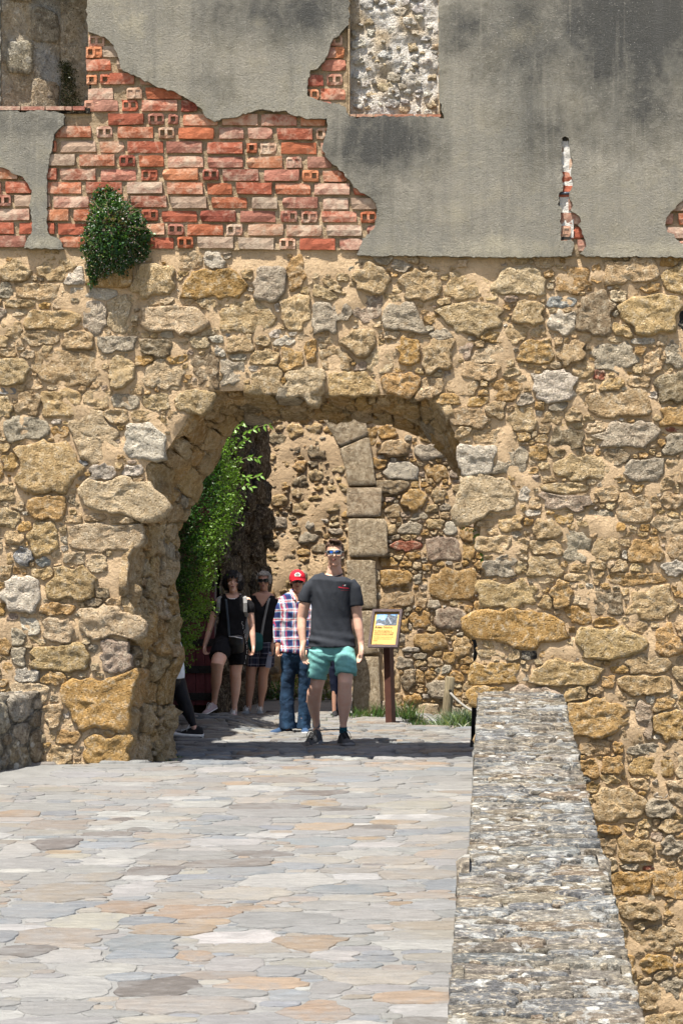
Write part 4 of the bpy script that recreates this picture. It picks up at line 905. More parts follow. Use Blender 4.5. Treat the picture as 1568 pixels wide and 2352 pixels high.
# black iron rail end
DR = 19.75; sR = F / DR
rl = thing('iron_handrail', 'slim black iron handrail end standing against the right gate jamb', 'handrail', ((1087 - 1134) / sR, DR - CAM_D, 0), local=True)
bm = bmesh.new(); box(bm, (.0, 0, .03), (.062, .1, .075)); bmesh.ops.bevel(bm, geom=bm.edges[:], offset=.006, segments=1); o = bm_obj('base_plate', bm, M_iron, None, smooth=False); o.parent = rl
for q in (-.016, .002, .020):
    bm = bmesh.new(); tube_bm(bm, [(q - .0, 0, .03), (q + .012, 0, .5), (q + .026, 0, .88), (q + .02, 0, .94), (q - .008, 0, .985), (q - .045, 0, .995)], .0095, 8); o = bm_obj('rail_bar', bm, M_iron, None); o.parent = rl
U = grid_sheet('tower_face', y0, 9.0, 4.0, 9.6, .2, tface, M_dark, parent=tw)  # unseen upper tower face, raised to cast shade on the pier
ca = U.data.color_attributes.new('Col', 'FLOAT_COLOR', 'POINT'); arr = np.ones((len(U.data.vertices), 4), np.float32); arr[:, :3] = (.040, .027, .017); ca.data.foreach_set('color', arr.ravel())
# ------------------------------------------------------------------ plants
def leaf_mat(name, trans=.35):
    m = NT(name); a = m.n('Attribute', attribute_name='Col').outputs['Color']; m.base(a); m.b.inputs['Roughness'].default_value = .42; m.b.inputs['Specular IOR Level'].default_value = .45
    tr = m.n('BsdfTranslucent'); mx = m.n('MixShader'); mx.inputs[0].default_value = trans; m.l(m.mix(1, a, (1.3, 1.5, .5), 'MULTIPLY'), tr.inputs[0])
    out = m.t.nodes['Material Output']; m.l(m.b.outputs[0], mx.inputs[1]); m.l(tr.outputs[0], mx.inputs[2]); m.l(mx.outputs[0], out.inputs[0]); return m.m
M_leaf = leaf_mat('leaf')
class Leaves:
    def __init__(s): s.V = []; s.F = []; s.C = []
    def leaf(s, p, d, up, L, wd, col):
        d = Vector(d).normalized(); side = d.cross(Vector(up))
        if side.length < 1e-3: side = Vector((1, 0, 0))
        side.normalize(); n = side.cross(d); p = Vector(p); i = len(s.V)
        s.V += [p, p + d * L * .45 + side * wd * .5 + n * wd * .12, p + d * L - n * L * .12, p + d * L * .45 - side * wd * .5 + n * wd * .12, p + d * L * .5 - n * wd * .05]
        s.F += [(i, i + 1, i + 4), (i + 1, i + 2, i + 4), (i + 2, i + 3, i + 4), (i + 3, i, i + 4)]; s.C += [col] * 5
    def obj(s, name, parent, mat=None, kind=None): return link_mesh(name, s.V, s.F, mat or M_leaf, parent, s.C, kind=kind)
rl_ = random.Random(11)
def rdir(r=rl_): 
    v = Vector((r.gauss(0, 1), r.gauss(0, 1), r.gauss(0, 1))); return v.normalized()
# climbing plant inside the gateway
HP = [(380, 940), (540, 945), (528, 985), (524, 1020), (536, 1060), (538, 1100), (541, 1150), (537, 1190), (520, 1225), (508, 1250), (498, 1290), (484, 1330), (474, 1370), (472, 1395), (458, 1425), (452, 1445), (436, 1470), (428, 1500), (405, 1530), (380, 1560), (330, 1560), (330, 940)]
hd = thing('climbing_plant', 'tall bright green leafy climber filling the left side of the gateway', 'plant', (-3.3, 4.2, 0))
L = Leaves(); DH = 22.2
HPw = [((x - 1134) * DH / F, EYE - (y - 1390) * DH / F) for x, y in HP]
xs = [p[0] for p in HPw]; zs = [p[1] for p in HPw]; cl = []
while len(cl) < 900:
    x = rl_.uniform(min(xs), max(xs)); z = rl_.uniform(min(zs), max(zs))
    if inside(HPw, x, z): cl.append((x, z, rl_.random()))
for (x, z, t) in cl:
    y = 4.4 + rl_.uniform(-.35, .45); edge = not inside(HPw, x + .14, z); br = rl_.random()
    g0 = Vector((.018, .06, .012)).lerp(Vector((.13, .235, .028)) if edge else Vector((.075, .18, .025)), .85 if edge else br ** 2 * .7)  # paler right edge: new growth and sunlight put into the leaf colour
    for _ in range(34):
        p = Vector((x, y, z)) + Vector((rl_.gauss(0, .05), rl_.gauss(0, .07), rl_.gauss(0, .05))); d = rdir() + Vector((.35, -.35, .15))
        k = rl_.uniform(.7, 1.25); L.leaf(p, d, rdir(), rl_.uniform(.022, .042), rl_.uniform(.012, .021), tuple(g0 * k))
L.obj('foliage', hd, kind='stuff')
bm = bmesh.new(); L2 = Leaves()
for (sx_, sy_, ex, ey, bend) in ((545, 1010, 617, 975, .03), (540, 1065, 592, 1052, .03), (548, 1085, 598, 1092, -.04), (530, 1000, 560, 972, .02), (550, 1120, 578, 1118, .02), (520, 1205, 556, 1203, .02), (535, 1040, 570, 1010, .02), (500, 1290, 520, 1245, .01), (482, 1385, 497, 1405, .01), (455, 1430, 475, 1400, .01), (430, 1480, 448, 1490, .01), (545, 1180, 556, 1165, .01), (480, 1340, 500, 1320, .01), (415, 1500, 436, 1528, -.02)):
    a = at(sx_, sy_, 22.0); b = at(ex, ey, 21.9); pts = [a.lerp(b, t / 6) + Vector((0, 0, bend * math.sin(math.pi * t / 6))) for t in range(7)]; tube_bm(bm, pts, .003, 5)
    big = (ey < 1130)
    for i in range(1, 7):
        for sgn in (-1, 1):
            if rl_.random() < .25: continue
            d = (pts[i] - pts[i - 1]).normalized() * rl_.uniform(.5, 1.2) + Vector((rl_.uniform(-.3, .3), rl_.uniform(-.7, .2), sgn * .6 - rl_.uniform(0, .7))); ll = rl_.uniform(.05, .08) if big else rl_.uniform(.02, .04)
            L2.leaf(pts[i], d, (0, -1, .3), ll, ll * .36, tuple(Vector((.15, .30, .04)) * rl_.uniform(.8, 1.2)))
M_twig = plain('twig', (.16, .13, .08), .8, .2)
bm_obj('shoots', bm, M_twig, hd, kind='stuff'); L2.obj('shoot_leaves', hd)
# plant in the wall
wp = thing('wall_plant', 'dark green trailing plant with tiny pale flowers rooted where brick meets rubble', 'plant', (wx(270), -.05, wz(560)))
L = Leaves(); L3 = Leaves()
PP = [(225, 438), (255, 432), (290, 462), (300, 480), (325, 490), (338, 520), (350, 545), (345, 580), (335, 600), (318, 605), (300, 612), (290, 640), (270, 625), (235, 640), (215, 660), (208, 640), (205, 600), (192, 575), (195, 540), (205, 510), (215, 480)]
PPw = W(PP); cx_, cz_ = wx(268), wz(545)
cnt = 0
while cnt < 5200:
    x = rl_.uniform(wx(185), wx(358)); z = rl_.uniform(wz(668), wz(425))
    if not inside(PPw, x + rl_.gauss(0, .012), z + rl_.gauss(0, .012)): continue
    r_ = math.hypot((x - cx_) / .27, (z - cz_) / .38); dp = max(.02, .21 * (1 - r_ * r_)); y = -.04 - dp * rl_.uniform(.15, 1)
    dead = math.hypot((x - wx(275)) / .1, (z - wz(520)) / .1) < 1 and rl_.random() < .4
    g0 = Vector((.11, .085, .05)) if dead else Vector((.028, .075, .032)).lerp(Vector((.07, .13, .025)), rl_.random() ** 2)
    L.leaf((x, y, z), rdir() + Vector((0, -.6, -.1)), rdir(), rl_.uniform(.016, .034), rl_.uniform(.014, .030), tuple(g0 * rl_.uniform(.6, 1.3))); cnt += 1
L.obj('foliage', wp)
for _ in range(520):
    a_ = rl_.uniform(0, 2 * math.pi); r_ = rl_.uniform(.5, 1.12); x = cx_ + math.cos(a_) * .27 * r_; z = cz_ + math.sin(a_) * .38 * r_
    if not inside([(cx_ + (p[0] - cx_) * 1.12, cz_ + (p[1] - cz_) * 1.1) for p in PPw], x, z): continue
    y = -.07 - .2 * max(0, 1 - r_) - rl_.uniform(0, .05)
    L3.leaf((x, y, z), rdir() + Vector((0, -1, 0)), rdir(), .009, .009, tuple(Vector((.50, .42, .46)) * rl_.uniform(.7, 1.2)))
L3.obj('flowers', wp, kind='stuff')
bm = bmesh.new()
for _ in range(18):
    a_ = rl_.uniform(0, 2 * math.pi); e = Vector((cx_ + math.cos(a_) * .27, -.10, cz_ + math.sin(a_) * .35)); s_ = Vector((cx_, -.03, cz_)); mdp = s_.lerp(e, .5) + Vector((0, -.12, .03)); tube_bm(bm, [s_, mdp, e], .0015, 4)
for _ in range(30):
    x = wx(rl_.uniform(225, 330)); tube_bm(bm, [(x, -.09, wz(600)), (x + rl_.uniform(-.03, .04), -.10, wz(rl_.uniform(625, 668)))], .0012, 4)
bm_obj('stems', bm, M_twig, wp)
# shaded plant in the open window
op = thing('window_plant', 'dark mossy plant growing down the corner of the open window recess', 'plant', (wx(160), .3, wz(250)))
L = Leaves()
for _ in range(3000):
    t = rl_.random(); py = 142 + t * 106; px = 150 + t * 12 + rl_.gauss(0, 8 + 7 * t); y = .40 - abs(rl_.gauss(0, .05)) - .03
    g0 = Vector((.035, .045, .018)).lerp(Vector((.10, .10, .03)), rl_.random() ** 3)
    D_ = CAM_D + y; L.leaf(((px - 1134) * D_ / F, y, EYE - (py - 1390) * D_ / F), rdir(), rdir(), .016, .009, tuple(g0))
L.obj('foliage', op)
# grasses
M_grass = leaf_mat('grass_blade', .3)
def blades(L, c, n, sp, h, cols, lean=.4, wd=.005):
    for _ in range(n):
        p = Vector(c) + Vector((rl_.gauss(0, sp[0]), rl_.gauss(0, sp[1]), 0)); p.z = zg(p.x, p.y) - .01; hh = h * rl_.uniform(.4, 1.1); d = Vector((rl_.gauss(0, lean), rl_.gauss(0, lean), 1)).normalized(); s_ = d.orthogonal(); s_.rotate(Matrix.Rotation(rl_.uniform(0, 6.3), 3, d)); s_ *= wd
        b = d.cross(Vector((0, 0, 1))); i = len(L.V); m_ = p + d * hh * .55; e = p + d * hh + Vector((d.x, d.y, -.3)) * hh * .3
        L.V += [p - s_, p + s_, m_ + s_ * .7, m_ - s_ * .7, e]; L.F += [(i, i + 1, i + 2, i + 3), (i + 3, i + 2, i + 4)]; k = rl_.uniform(.6, 1.3); c_ = cols[rl_.randrange(len(cols))]; L.C += [tuple(v * k for v in c_)] * 5
L = Leaves(); GR = [(.05, .11, .025), (.08, .15, .03), (.035, .08, .022), (.15, .145, .065)]
def gpt(px, D): return ((px - 1134) * D / F, D - CAM_D, 0)
for (px, D, n, sp, h) in ((828, 24.8, 90, .06, .2), (846, 24.9, 50, .05, .14), (872, 24.9, 80, .05, .24), (918, 24.8, 50, .05, .28), (942, 24.4, 120, .05, .26), (952, 23.7, 160, .05, .13), (970, 23.3, 150, .06, .10), (1000, 23.1, 60, .06, .10), (1085, 22.9, 120, .05, .2), (912, 23.6, 25, .04, .08), (790, 25.0, 40, .06, .1), (718, 24.2, 40, .05, .08)): blades(L, gpt(px, D), n, (sp, .06), h, GR, .3, .004)
for (px, D, n) in ((398, 18.6, 60), (392, 18.2, 40)): blades(L, gpt(px, D), n, (.03, .04), .06, GR)
tag(link_mesh('grass', L.V, L.F, M_grass, None, L.C), 'tufts of green grass along the foot of the inner wall', 'grass', kind='stuff')
L = Leaves(); sh = thing('grey_green_shrub', 'low rounded grey-green shrub with fine leaves beside the bollard', 'shrub', gpt(1065, 23.0))
blades(L, gpt(1062, 23.0), 1300, (.10, .08), .26, [(.16, .21, .15), (.20, .26, .20), (.11, .17, .09), (.24, .25, .14)], .55, .004); blades(L, gpt(1040, 23.0), 500, (.08, .06), .15, [(.16, .22, .13), (.13, .19, .06)], .6, .004)
L.obj('foliage', sh, M_grass)
for (px, D, h, n, lb, cl_) in ((688, 30.0, .35, 160, 'bushy yellow-green weed seen between the legs of the red cap visitor', ((.20, .28, .05), (.12, .2, .04))), (745, 29.5, .55, 150, 'tall leafy weed with ferny stems seen between the legs of the striding man', ((.14, .16, .05), (.20, .20, .08), (.09, .14, .03))), (622, 29.9, .22, 120, 'small green weed on the far kerb right of the grey-haired woman', ((.05, .13, .03), (.09, .16, .04)))):
    L = Leaves(); w_ = thing('weed', lb, 'plant', gpt(px, D)); c = Vector(gpt(px, D))
    for _ in range(n * 3):
        z = rl_.random() * h; p = c + Vector((rl_.gauss(0, .11), rl_.gauss(0, .08), z)); L.leaf(p, rdir() + Vector((0, 0, .5)), rdir(), rl_.uniform(.03, .07), rl_.uniform(.012, .03), tuple(v * rl_.uniform(.7, 1.2) for v in rl_.choice(cl_)))
    L.obj('foliage', w_)
    bm = bmesh.new()
    for _ in range(12): q = c + Vector((rl_.gauss(0, .08), rl_.gauss(0, .05), 0)); tube_bm(bm, [q, q + Vector((rl_.gauss(0, .04), 0, h * rl_.uniform(.6, 1.1)))], .004, 4)
    bm_obj('stems', bm, M_twig, w_, kind='stuff')
# sprigs on the right jamb
L = Leaves(); sj = thing('jamb_sprig', 'small green sprigs sprouting from the right jamb of the gateway', 'plant', at(1090, 1215, 18.4)); bm = bmesh.new()
for (a, b) in (((1098, 1188), (1082, 1178)), ((1100, 1200), (1083, 1192)), ((1102, 1222), (1060, 1214)), ((1104, 1228), (1088, 1232)), ((1100, 1250), (1090, 1245)), ((1112, 1282), (1103, 1288)), ((1112, 1276), (1102, 1272))):
    A = at(*a, 18.3); B = at(*b, 18.1); tube_bm(bm, [A, A.lerp(B, .5) + Vector((0, 0, .01)), B], .0015, 4)
    for i in range(8):
        t = .25 + i / 8 * .8; L.leaf(A.lerp(B, t), (B - A).normalized() + Vector((0, -.3, (-1) ** i * .8)), (0, -1, 0), .026, .014, (.12, .25, .04))
bm_obj('stems', bm, M_twig, sj, kind='stuff'); L.obj('leaves', sj)
# ------------------------------------------------------------------ people
def fuse(bm, voxel, smooth=3, mat=None, cut=None, fold=None, name='x', parent=None):
    me = bpy.data.meshes.new('tmp'); bmesh.ops.recalc_face_normals(bm, faces=bm.faces[:]); bm.to_mesh(me); bm.free(); o = bpy.data.objects.new('tmp', me); COL.objects.link(o)
    md = o.modifiers.new('r', 'REMESH'); md.mode = 'VOXEL'; md.voxel_size = voxel
    if smooth: s = o.modifiers.new('s', 'SMOOTH'); s.iterations = smooth; s.factor = .5
    dg = bpy.context.evaluated_depsgraph_get(); m2 = bpy.data.meshes.new_from_object(o.evaluated_get(dg)); bpy.data.objects.remove(o)
    if fold or cut:
        b = bmesh.new(); b.from_mesh(m2); b.normal_update()
        if fold:
            for v in b.verts: v.co += v.normal * fold(v.co)
        if cut: bmesh.ops.delete(b, geom=[f for f in b.faces if cut(f.calc_center_median())], context='FACES')
        b.to_mesh(m2); b.free()
    m2.name = name; m2.materials.clear(); m2.materials.append(mat); m2.polygons.foreach_set('use_smooth', [True] * len(m2.polygons))
    o = bpy.data.objects.new(name, m2); COL.objects.link(o); o.parent = parent; return o
def ell(bm, c, r, rot=None, sub=3):
    m = Matrix.Translation(c) @ (rot.to_4x4() if rot else Matrix.Identity(4)) @ Matrix.Diagonal((r[0], r[1], r[2], 1)); return bmesh.ops.create_icosphere(bm, subdivisions=sub, radius=1, matrix=m)
def sweep(bm, R_, seg=18, flat_ends=False):
    # R_: list of (Vector, rx, ry)
    P = [r[0] for r in R_]; rings = []; n = len(P); X = Vector((1, 0, 0))
    ext = []
    for i in range(n):
        t = (P[min(i + 1, n - 1)] - P[max(i - 1, 0)]).normalized(); x = X - t * X.dot(t)
        if x.length < .2: x = Vector((0, 1, 0)) - t * t.y
        x.normalize(); y = t.cross(x); ext.append((P[i], t, x, y, R_[i][1], R_[i][2]))
    seq = list(ext)
    if not flat_ends:
        for k, (e, sg) in enumerate(((ext[0], -1), (ext[-1], 1))):
            rr = min(e[4], e[5]); add = [(e[0] + e[1] * sg * rr * math.sin(a), e[1], e[2], e[3], e[4] * math.cos(a), e[5] * math.cos(a)) for a in (.5, 1.0, 1.35)]
            seq = (list(reversed(add)) + seq) if k == 0 else (seq + add)
    for (p, t, x, y, a, b) in seq:
        rings.append([bm.verts.new(p + x * math.cos(q) * a + y * math.sin(q) * b) for q in [2 * math.pi * k / seg for k in range(seg)]])
    for r0, r1 in zip(rings, rings[1:]):
        for k in range(seg): bm.faces.new((r0[k], r0[(k + 1) % seg], r1[(k + 1) % seg], r1[k]))
    bm.faces.new(rings[0]); bm.faces.new(rings[-1])
class Fig:
    def __init__(s, label, cx, D, clothes=''):
        s.s = F / D; s.fy = 1390 + EYE * s.s; s.cx = cx; s.D = D
        s.root = thing('person', label, 'person', ((cx - 1134) / s.s, D - CAM_D, 0), local=True); s.bm = bmesh.new()
    def q(s, px, py, dy=0): return Vector(((px - s.cx) / s.s, dy, (s.fy - py) / s.s))
    def rings(s, L):
        out = []
        for r in L:
            px, py, dy = r[:3]; a = r[3]; b = r[4] if len(r) > 4 else r[3]; out.append((s.q(px, py, dy), a / s.s, b / s.s))
        return out
    def tube(s, bm, L, **k): sweep(bm, s.rings(L), **k)
    def hand(s, px, py, dy=0, side=-1, tilt=0, size=1.0, curl=.5):
        # side: -1 = image-left hand; palm turned to the thigh, back of hand partly to the camera
        bm = s.bm; w0 = s.q(px, py, dy); M_ = Matrix.Translation(w0) @ Matrix.Rotation(tilt, 4, 'Y') @ Matrix.Rotation(R(35) * side, 4, 'Z') @ Matrix.Scale(size, 4)
        T = lambda x, y, z: M_ @ Vector((x * -side, y, z))     # +x = towards the body
        sweep(bm, [(T(0, 0, .02), .026 * size, .022 * size), (T(0, -.002, -.025), .021 * size, .034 * size), (T(.003, -.003, -.06), .018 * size, .041 * size), (T(.008, -.003, -.092), .015 * size, .039 * size)], seg=12)
        for k, (yy, ln) in enumerate(((-.032, .072), (-.011, .080), (.010, .075), (.029, .060))):
            c = curl * (1 + .12 * k); p0 = T(.004, yy * .9, -.085); a = .25 + c * .5; p = p0; pts = [(p, .0088 * size, .0088 * size)]; z = -.085; x = .004
            for j, fr_ in enumerate((.45, .32, .23)):
                x += math.sin(a) * ln * fr_; z -= math.cos(a) * ln * fr_; a += c * .9; pts.append((T(x, yy * (1.02 + .05 * j), z), (.0084 - .0008 * j) * size, (.0084 - .0008 * j) * size))
            sweep(bm, pts, seg=8)
        sweep(bm, [(T(.004, -.022, -.018), .013 * size, .013 * size), (T(.016, -.046, -.048), .011 * size, .011 * size), (T(.022, -.053, -.078), .0095 * size, .0095 * size), (T(.024, -.050, -.100), .008 * size, .008 * size)], seg=8)
    def head(s, px, top, chin, yaw=0, nod=0, female=False, dy=0):
        h = (chin - top) / s.s; s.h = h; c = s.q(px, (top + chin) / 2, dy); s.HM = Matrix.Translation(c) @ Matrix.Rotation(yaw, 4, 'Z') @ Matrix.Rotation(nod, 4, 'X'); bm = s.bm; T = lambda x, y, z: s.HM @ Vector((x * h, y * h, z * h)); s.T = T; rot = s.HM.to_3x3()
        E = lambda c_, r_, sub=3: ell(bm, T(*c_), [v * h for v in r_], rot, sub)
        jw = .235 if female else .265
        E((0, .06, .12), (.315, .39, .375)); E((0, -.07, -.10), (.25, .285, .34)); E((0, -.12, -.30), (jw * .82, .22, .15)); E((0, -.27, -.415), (.085, .085, .075)); E((0, -.29, .10), (.2, .07, .045))
        for q in (-1, 1):
            E((q * .335, .04, -.04), (.03, .07, .105), 2); E((q * .16, -.27, -.10), (.08, .07, .08), 2)
        sweep(bm, [(T(0, -.345, .04), .028 * h, .03 * h), (T(0, -.39, -.04), .032 * h, .035 * h), (T(0, -.415, -.10), .055 * h, .045 * h)], seg=10)
        E((0, -.345, -.235), (.09, .045, .045), 2)
        neck = .19 if female else .245
        sweep(bm, [(T(0, .08, -.12), neck * h, neck * h), (T(0, .09, -.45), neck * h, neck * h * 1.05), (T(0, .09, -.74), neck * h * 1.3, neck * h * 1.1)], seg=16)
        lip = bmesh.new(); ell(lip, T(0, -.378, -.222), (.085 * h, .022 * h, .014 * h), rot, 2); ell(lip, T(0, -.378, -.252), (.07 * h, .025 * h, .017 * h), rot, 2); s.lips = bm_obj('lips', lip, M_lip, None); s.lips.parent = s.root
        for q in (-1, 1): br = bmesh.new(); sweep(br, [(T(q * .07, -.352, .105), .012 * h, .014 * h), (T(q * .14, -.345, .125), .012 * h, .014 * h), (T(q * .215, -.30, .105), .008 * h, .01 * h)], seg=6); s.brow = bm_obj('eyebrow', br, M_brow, None); s.brow.parent = s.root
        mo = bmesh.new(); ell(mo, T(0, -.392, -.237), (.065 * h, .014 * h, .005 * h), rot, 2); o = bm_obj('mouth_line', mo, M_mouth, None); o.parent = s.root
    def eyes(s, closed=False):
        h = s.h; rot = s.HM.to_3x3()
        for q in (-1, 1):
            bw = bmesh.new(); bd = bmesh.new()
            if not closed: ell(bw, s.T(q * .125, -.305, .035), (.05 * h, .045 * h, .024 * h), rot, 2)
            ell(bd, s.T(q * .125, -.345, .022 if closed else .036), (.052 * h if closed else .02 * h, .012 * h, .009 * h if closed else .02 * h), rot, 2)
            if not closed: o = bm_obj('eye', bw, M_eyew, None); o.parent = s.root
            else: bw.free()
            o = bm_obj('eyelash' if closed else 'pupil', bd, M_blackcloth, None); o.parent = s.root
    def glasses(s, fmat, lmat, w_=.125, hh=.08, z=.035, thick=.018):
        h = s.h; fr_ = bmesh.new(); rot = s.HM.to_3x3()
        def rrect(q, w__, h__): return [(q * .14 + w__ * math.copysign(abs(math.cos(a)) ** .55, math.cos(a)), z + h__ * math.copysign(abs(math.sin(a)) ** .55, math.sin(a))) for a in [2 * math.pi * k / 20 for k in range(20)]]
        for q in (-1, 1):
            sweep_c = [s.T(x, -.405 + .05 * abs(x) ** 1.2, zz_) for x, zz_ in rrect(q, w_, hh)]; tube_bm(fr_, sweep_c + sweep_c[:1], thick * h, 6, False)
            sweep(fr_, [(s.T(q * (.14 + w_), -.395, z + .03), thick * h, thick * h), (s.T(q * .335, -.25, z + .03), thick * .8 * h, thick * h), (s.T(q * .345, .02, z + .02), thick * .8 * h, thick * h)], seg=6)
        sweep(fr_, [(s.T(-.035, -.42, z + .02), thick * h, thick * h), (s.T(.035, -.42, z + .02), thick * h, thick * h)], seg=6)
        f = bm_obj('sunglasses', fr_, fmat, None); f.parent = s.root
        for q in (-1, 1):
            ln = bmesh.new(); cv = ln.verts.new(s.T(q * .14, -.418, z)); vs_ = [ln.verts.new(s.T(x, -.406 + .05 * abs(x) ** 1.2, zz_)) for x, zz_ in rrect(q, w_, hh)]
            for k in range(20): ln.faces.new((cv, vs_[k], vs_[(k + 1) % 20]))
            o = bm_obj('lens', ln, lmat, None); o.parent = f
    def hair(s, mat, c, r, keepf, amp=.02, name='hair', strand=(18, 18, 3)):
        h = s.h; bm = bmesh.new(); bmesh.ops.create_icosphere(bm, subdivisions=5, radius=1)
        for v in bm.verts:
            p = Vector((c[0] + v.co.x * r[0], c[1] + v.co.y * r[1], c[2] + v.co.z * r[2])); v.co = p
        bmesh.ops.delete(bm, geom=[f for f in bm.faces if not keepf(f.calc_center_median())], context='FACES')
        bm.normal_update()
        for v in bm.verts: v.co += v.normal * amp * noise.fractal((v.co.x * strand[0], v.co.y * strand[1], v.co.z * strand[2]), .8, 2, 3) * 1.6
        for v in bm.verts: v.co = s.T(*v.co)
        g_ = bmesh.ops.solidify(bm, geom=bm.faces[:], thickness=-.03 * h) if False else None
        o = bm_obj(name, bm, mat, None); o.parent = s.root; return o
    def shoe(s, px, dy, up, sole, z0=0, yaw=0, pitch=0, size=1.0, lace=None, solh=.030):
        M_ = Matrix.Translation(s.q(px, s.fy, dy) + Vector((0, 0, z0))) @ Matrix.Rotation(yaw, 4, 'Z') @ Matrix.Rotation(pitch, 4, 'X') @ Matrix.Scale(size, 4)
        RG = [(.068, .022, .060), (.055, .031, .098), (.02, .036, .108), (-.02, .036, .102), (-.06, .037, .086), (-.10, .041, .068), (-.14, .045, .056), (-.175, .046, .048), (-.20, .038, .042), (-.218, .020, .034)]
        def loft(rg, zb, k, bot, prof):
            bm = bmesh.new(); rs = []
            for (y, w__, h__) in rg: rs.append([bm.verts.new(M_ @ Vector((math.cos(a) * w__ * k, y * (1 if k == 1 else 1.04), zb + max(bot, math.sin(a)) * (h__ - zb) if prof else zb + (.5 + .5 * math.sin(a)) * h__))) for a in [2 * math.pi * q / 16 for q in range(16)]])
            for r0, r1 in zip(rs, rs[1:]):
                for q in range(16): bm.faces.new((r0[q], r0[(q + 1) % 16], r1[(q + 1) % 16], r1[q]))
            bm.faces.new(rs[0]); bm.faces.new(rs[-1]); bmesh.ops.recalc_face_normals(bm, faces=bm.faces[:]); return bm
        o = bm_obj('shoe', loft(RG, .018, 1, -.15, True), up, None); o.parent = s.root
        so_ = bm_obj('sole', loft([(y, w__, solh) for y, w__, _ in RG], .0, 1.10, 0, False), sole, None); so_.parent = o
        if lace:
            bm = bmesh.new()
            for k, y in enumerate((-.045, -.062, -.08, -.098, -.115)):
                zz_ = .094 - k * .0085
                for sgn in (-1, 1): tube_bm(bm, [M_ @ Vector((-.024 * sgn, y, zz_)), M_ @ Vector((0, y - .008, zz_ + .010)), M_ @ Vector((.024 * sgn, y - .014, zz_ - .005))], .0032, 5)
            for sgn in (-1, 1): tube_bm(bm, [M_ @ Vector((0, -.045, .105)), M_ @ Vector((.02 * sgn, -.06, .118)), M_ @ Vector((.035 * sgn, -.075, .09)), M_ @ Vector((.042 * sgn, -.08, .06))], .003, 5)
            l_ = bm_obj('laces', bm, lace, None); l_.parent = o
        return o
    def body(s, mat, voxel=.0062): return fuse(s.bm, voxel, 2, mat, name='body', parent=s.root)
def folds(a, fx=7, fz=7, sd=0, up=1):
    return lambda co: a * noise.fractal((co.x * fx, co.y * fx + sd, co.z * fz), .7, 2, 3)
def cloth(name, col, rough=.85, fine=(220, .0012), wr=(9, .012), var=.12):
    m = NT(name); n = m.noise(*(wr[0], 4)); c = m.mix(1, tuple(col), m.ramp(n, [(.3, 1 - var), (.7, 1 + var)]), 'MULTIPLY'); m.base(c); m.b.inputs['Roughness'].default_value = rough; m.b.inputs['Specular IOR Level'].default_value = .15
    m.bump([(m.noise(wr[0], 5, .6, m.mapping((1, 1, .55)), .6), .9, wr[1]), (m.noise(fine[0], 2), .5, fine[1])]); return m.m
def skin(name, col):
    m = NT(name); n = m.noise(22, 5); c = m.mix(m.ramp(n, [(.35, 0), (.7, .5)]), tuple(col), (col[0] * .95, col[1] * .72, col[2] * .62)); m.base(c)
    m.b.inputs['Roughness'].default_value = .5; m.b.inputs['Specular IOR Level'].default_value = .35; m.b.inputs['Subsurface Weight'].default_value = .08; m.b.inputs['Subsurface Radius'].default_value = (.01, .004, .002); m.b.inputs['Subsurface Scale'].default_value = 1
    m.bump([(m.noise(12, 4), .6, .006)]); return m.m
def plaid(name, seqx, seqz, fx, fz, mixf=.5):
    m = NT(name); sp = m.n('SeparateXYZ'); m.l(m.pos(), sp.inputs[0])
    wob = m.math('MULTIPLY', m.noise(6, 3), .03)
    u = m.math('FRACT', m.math('MULTIPLY', m.math('ADD', m.math('ADD', sp.outputs[0], m.math('MULTIPLY', sp.outputs[1], .6)), wob), fx)); v = m.math('FRACT', m.math('MULTIPLY', m.math('ADD', sp.outputs[2], wob), fz))
    c = m.mix(mixf, m.ramp(u, seqx, 'CONSTANT'), m.ramp(v, seqz, 'CONSTANT')); m.base(c); m.b.inputs['Roughness'].default_value = .85; m.b.inputs['Specular IOR Level'].default_value = .15
    m.bump([(m.noise(10, 5, .6, m.mapping((1, 1, .5)), .5), 1, .022)]); return m.m
M_lip = plain('lip', (.36, .13, .11), .45, .4); M_brow = plain('brow_hair', (.10, .055, .03), .8, .2); M_mouth = plain('mouth_shadow', (.10, .03, .03), .7, .2); M_eyew = plain('eye_white', (.6, .58, .55), .3, .5)
M_blackcloth = cloth('black_cloth', (.010, .010, .012))
M_skA = skin('fair_skin', (.60, .38, .29)); M_skB = skin('tanned_skin', (.50, .30, .21)); M_skC = skin('olive_skin', (.44, .26, .19))
M_hairb = plain('brown_hair', (.055, .030, .018), .6, .3, (70, .006), .4); M_hairk = plain('black_hair', (.009, .008, .009), .65, .2, (80, .006), .3); M_hairg = plain('grey_hair', (.30, .28, .25), .6, .3, (60, .008), .4)
M_lens = plain('dark_lens', (.008, .008, .010), .12, .6); M_blens = NT('lens_painted_reflection'); M_blens.base(M_blens.ramp(M_blens.noise(28, 2), [(.50, (.008, .010, .02)), (.60, (.02, .13, .6))])); M_blens.b.inputs['Roughness'].default_value = .12; M_blens = M_blens.m  # blue patches on the dark lens are painted reflections
M_clear = plain('grey_frame', (.17, .18, .18), .3, .5); M_blackpl = plain('black_plastic', (.012, .012, .012), .3, .5)
M_char = cloth('charcoal_shirt', (.030, .034, .043), wr=(6, .012)); M_teal = cloth('teal_cotton', (.15, .36, .35), wr=(11, .014))
M_shoeg = cloth('grey_mesh_shoe', (.055, .057, .062), wr=(40, .004)); M_soleg = plain('grey_sole', (.16, .16, .165), .8); M_lacek = plain('black_lace', (.012, .012, .012), .9)
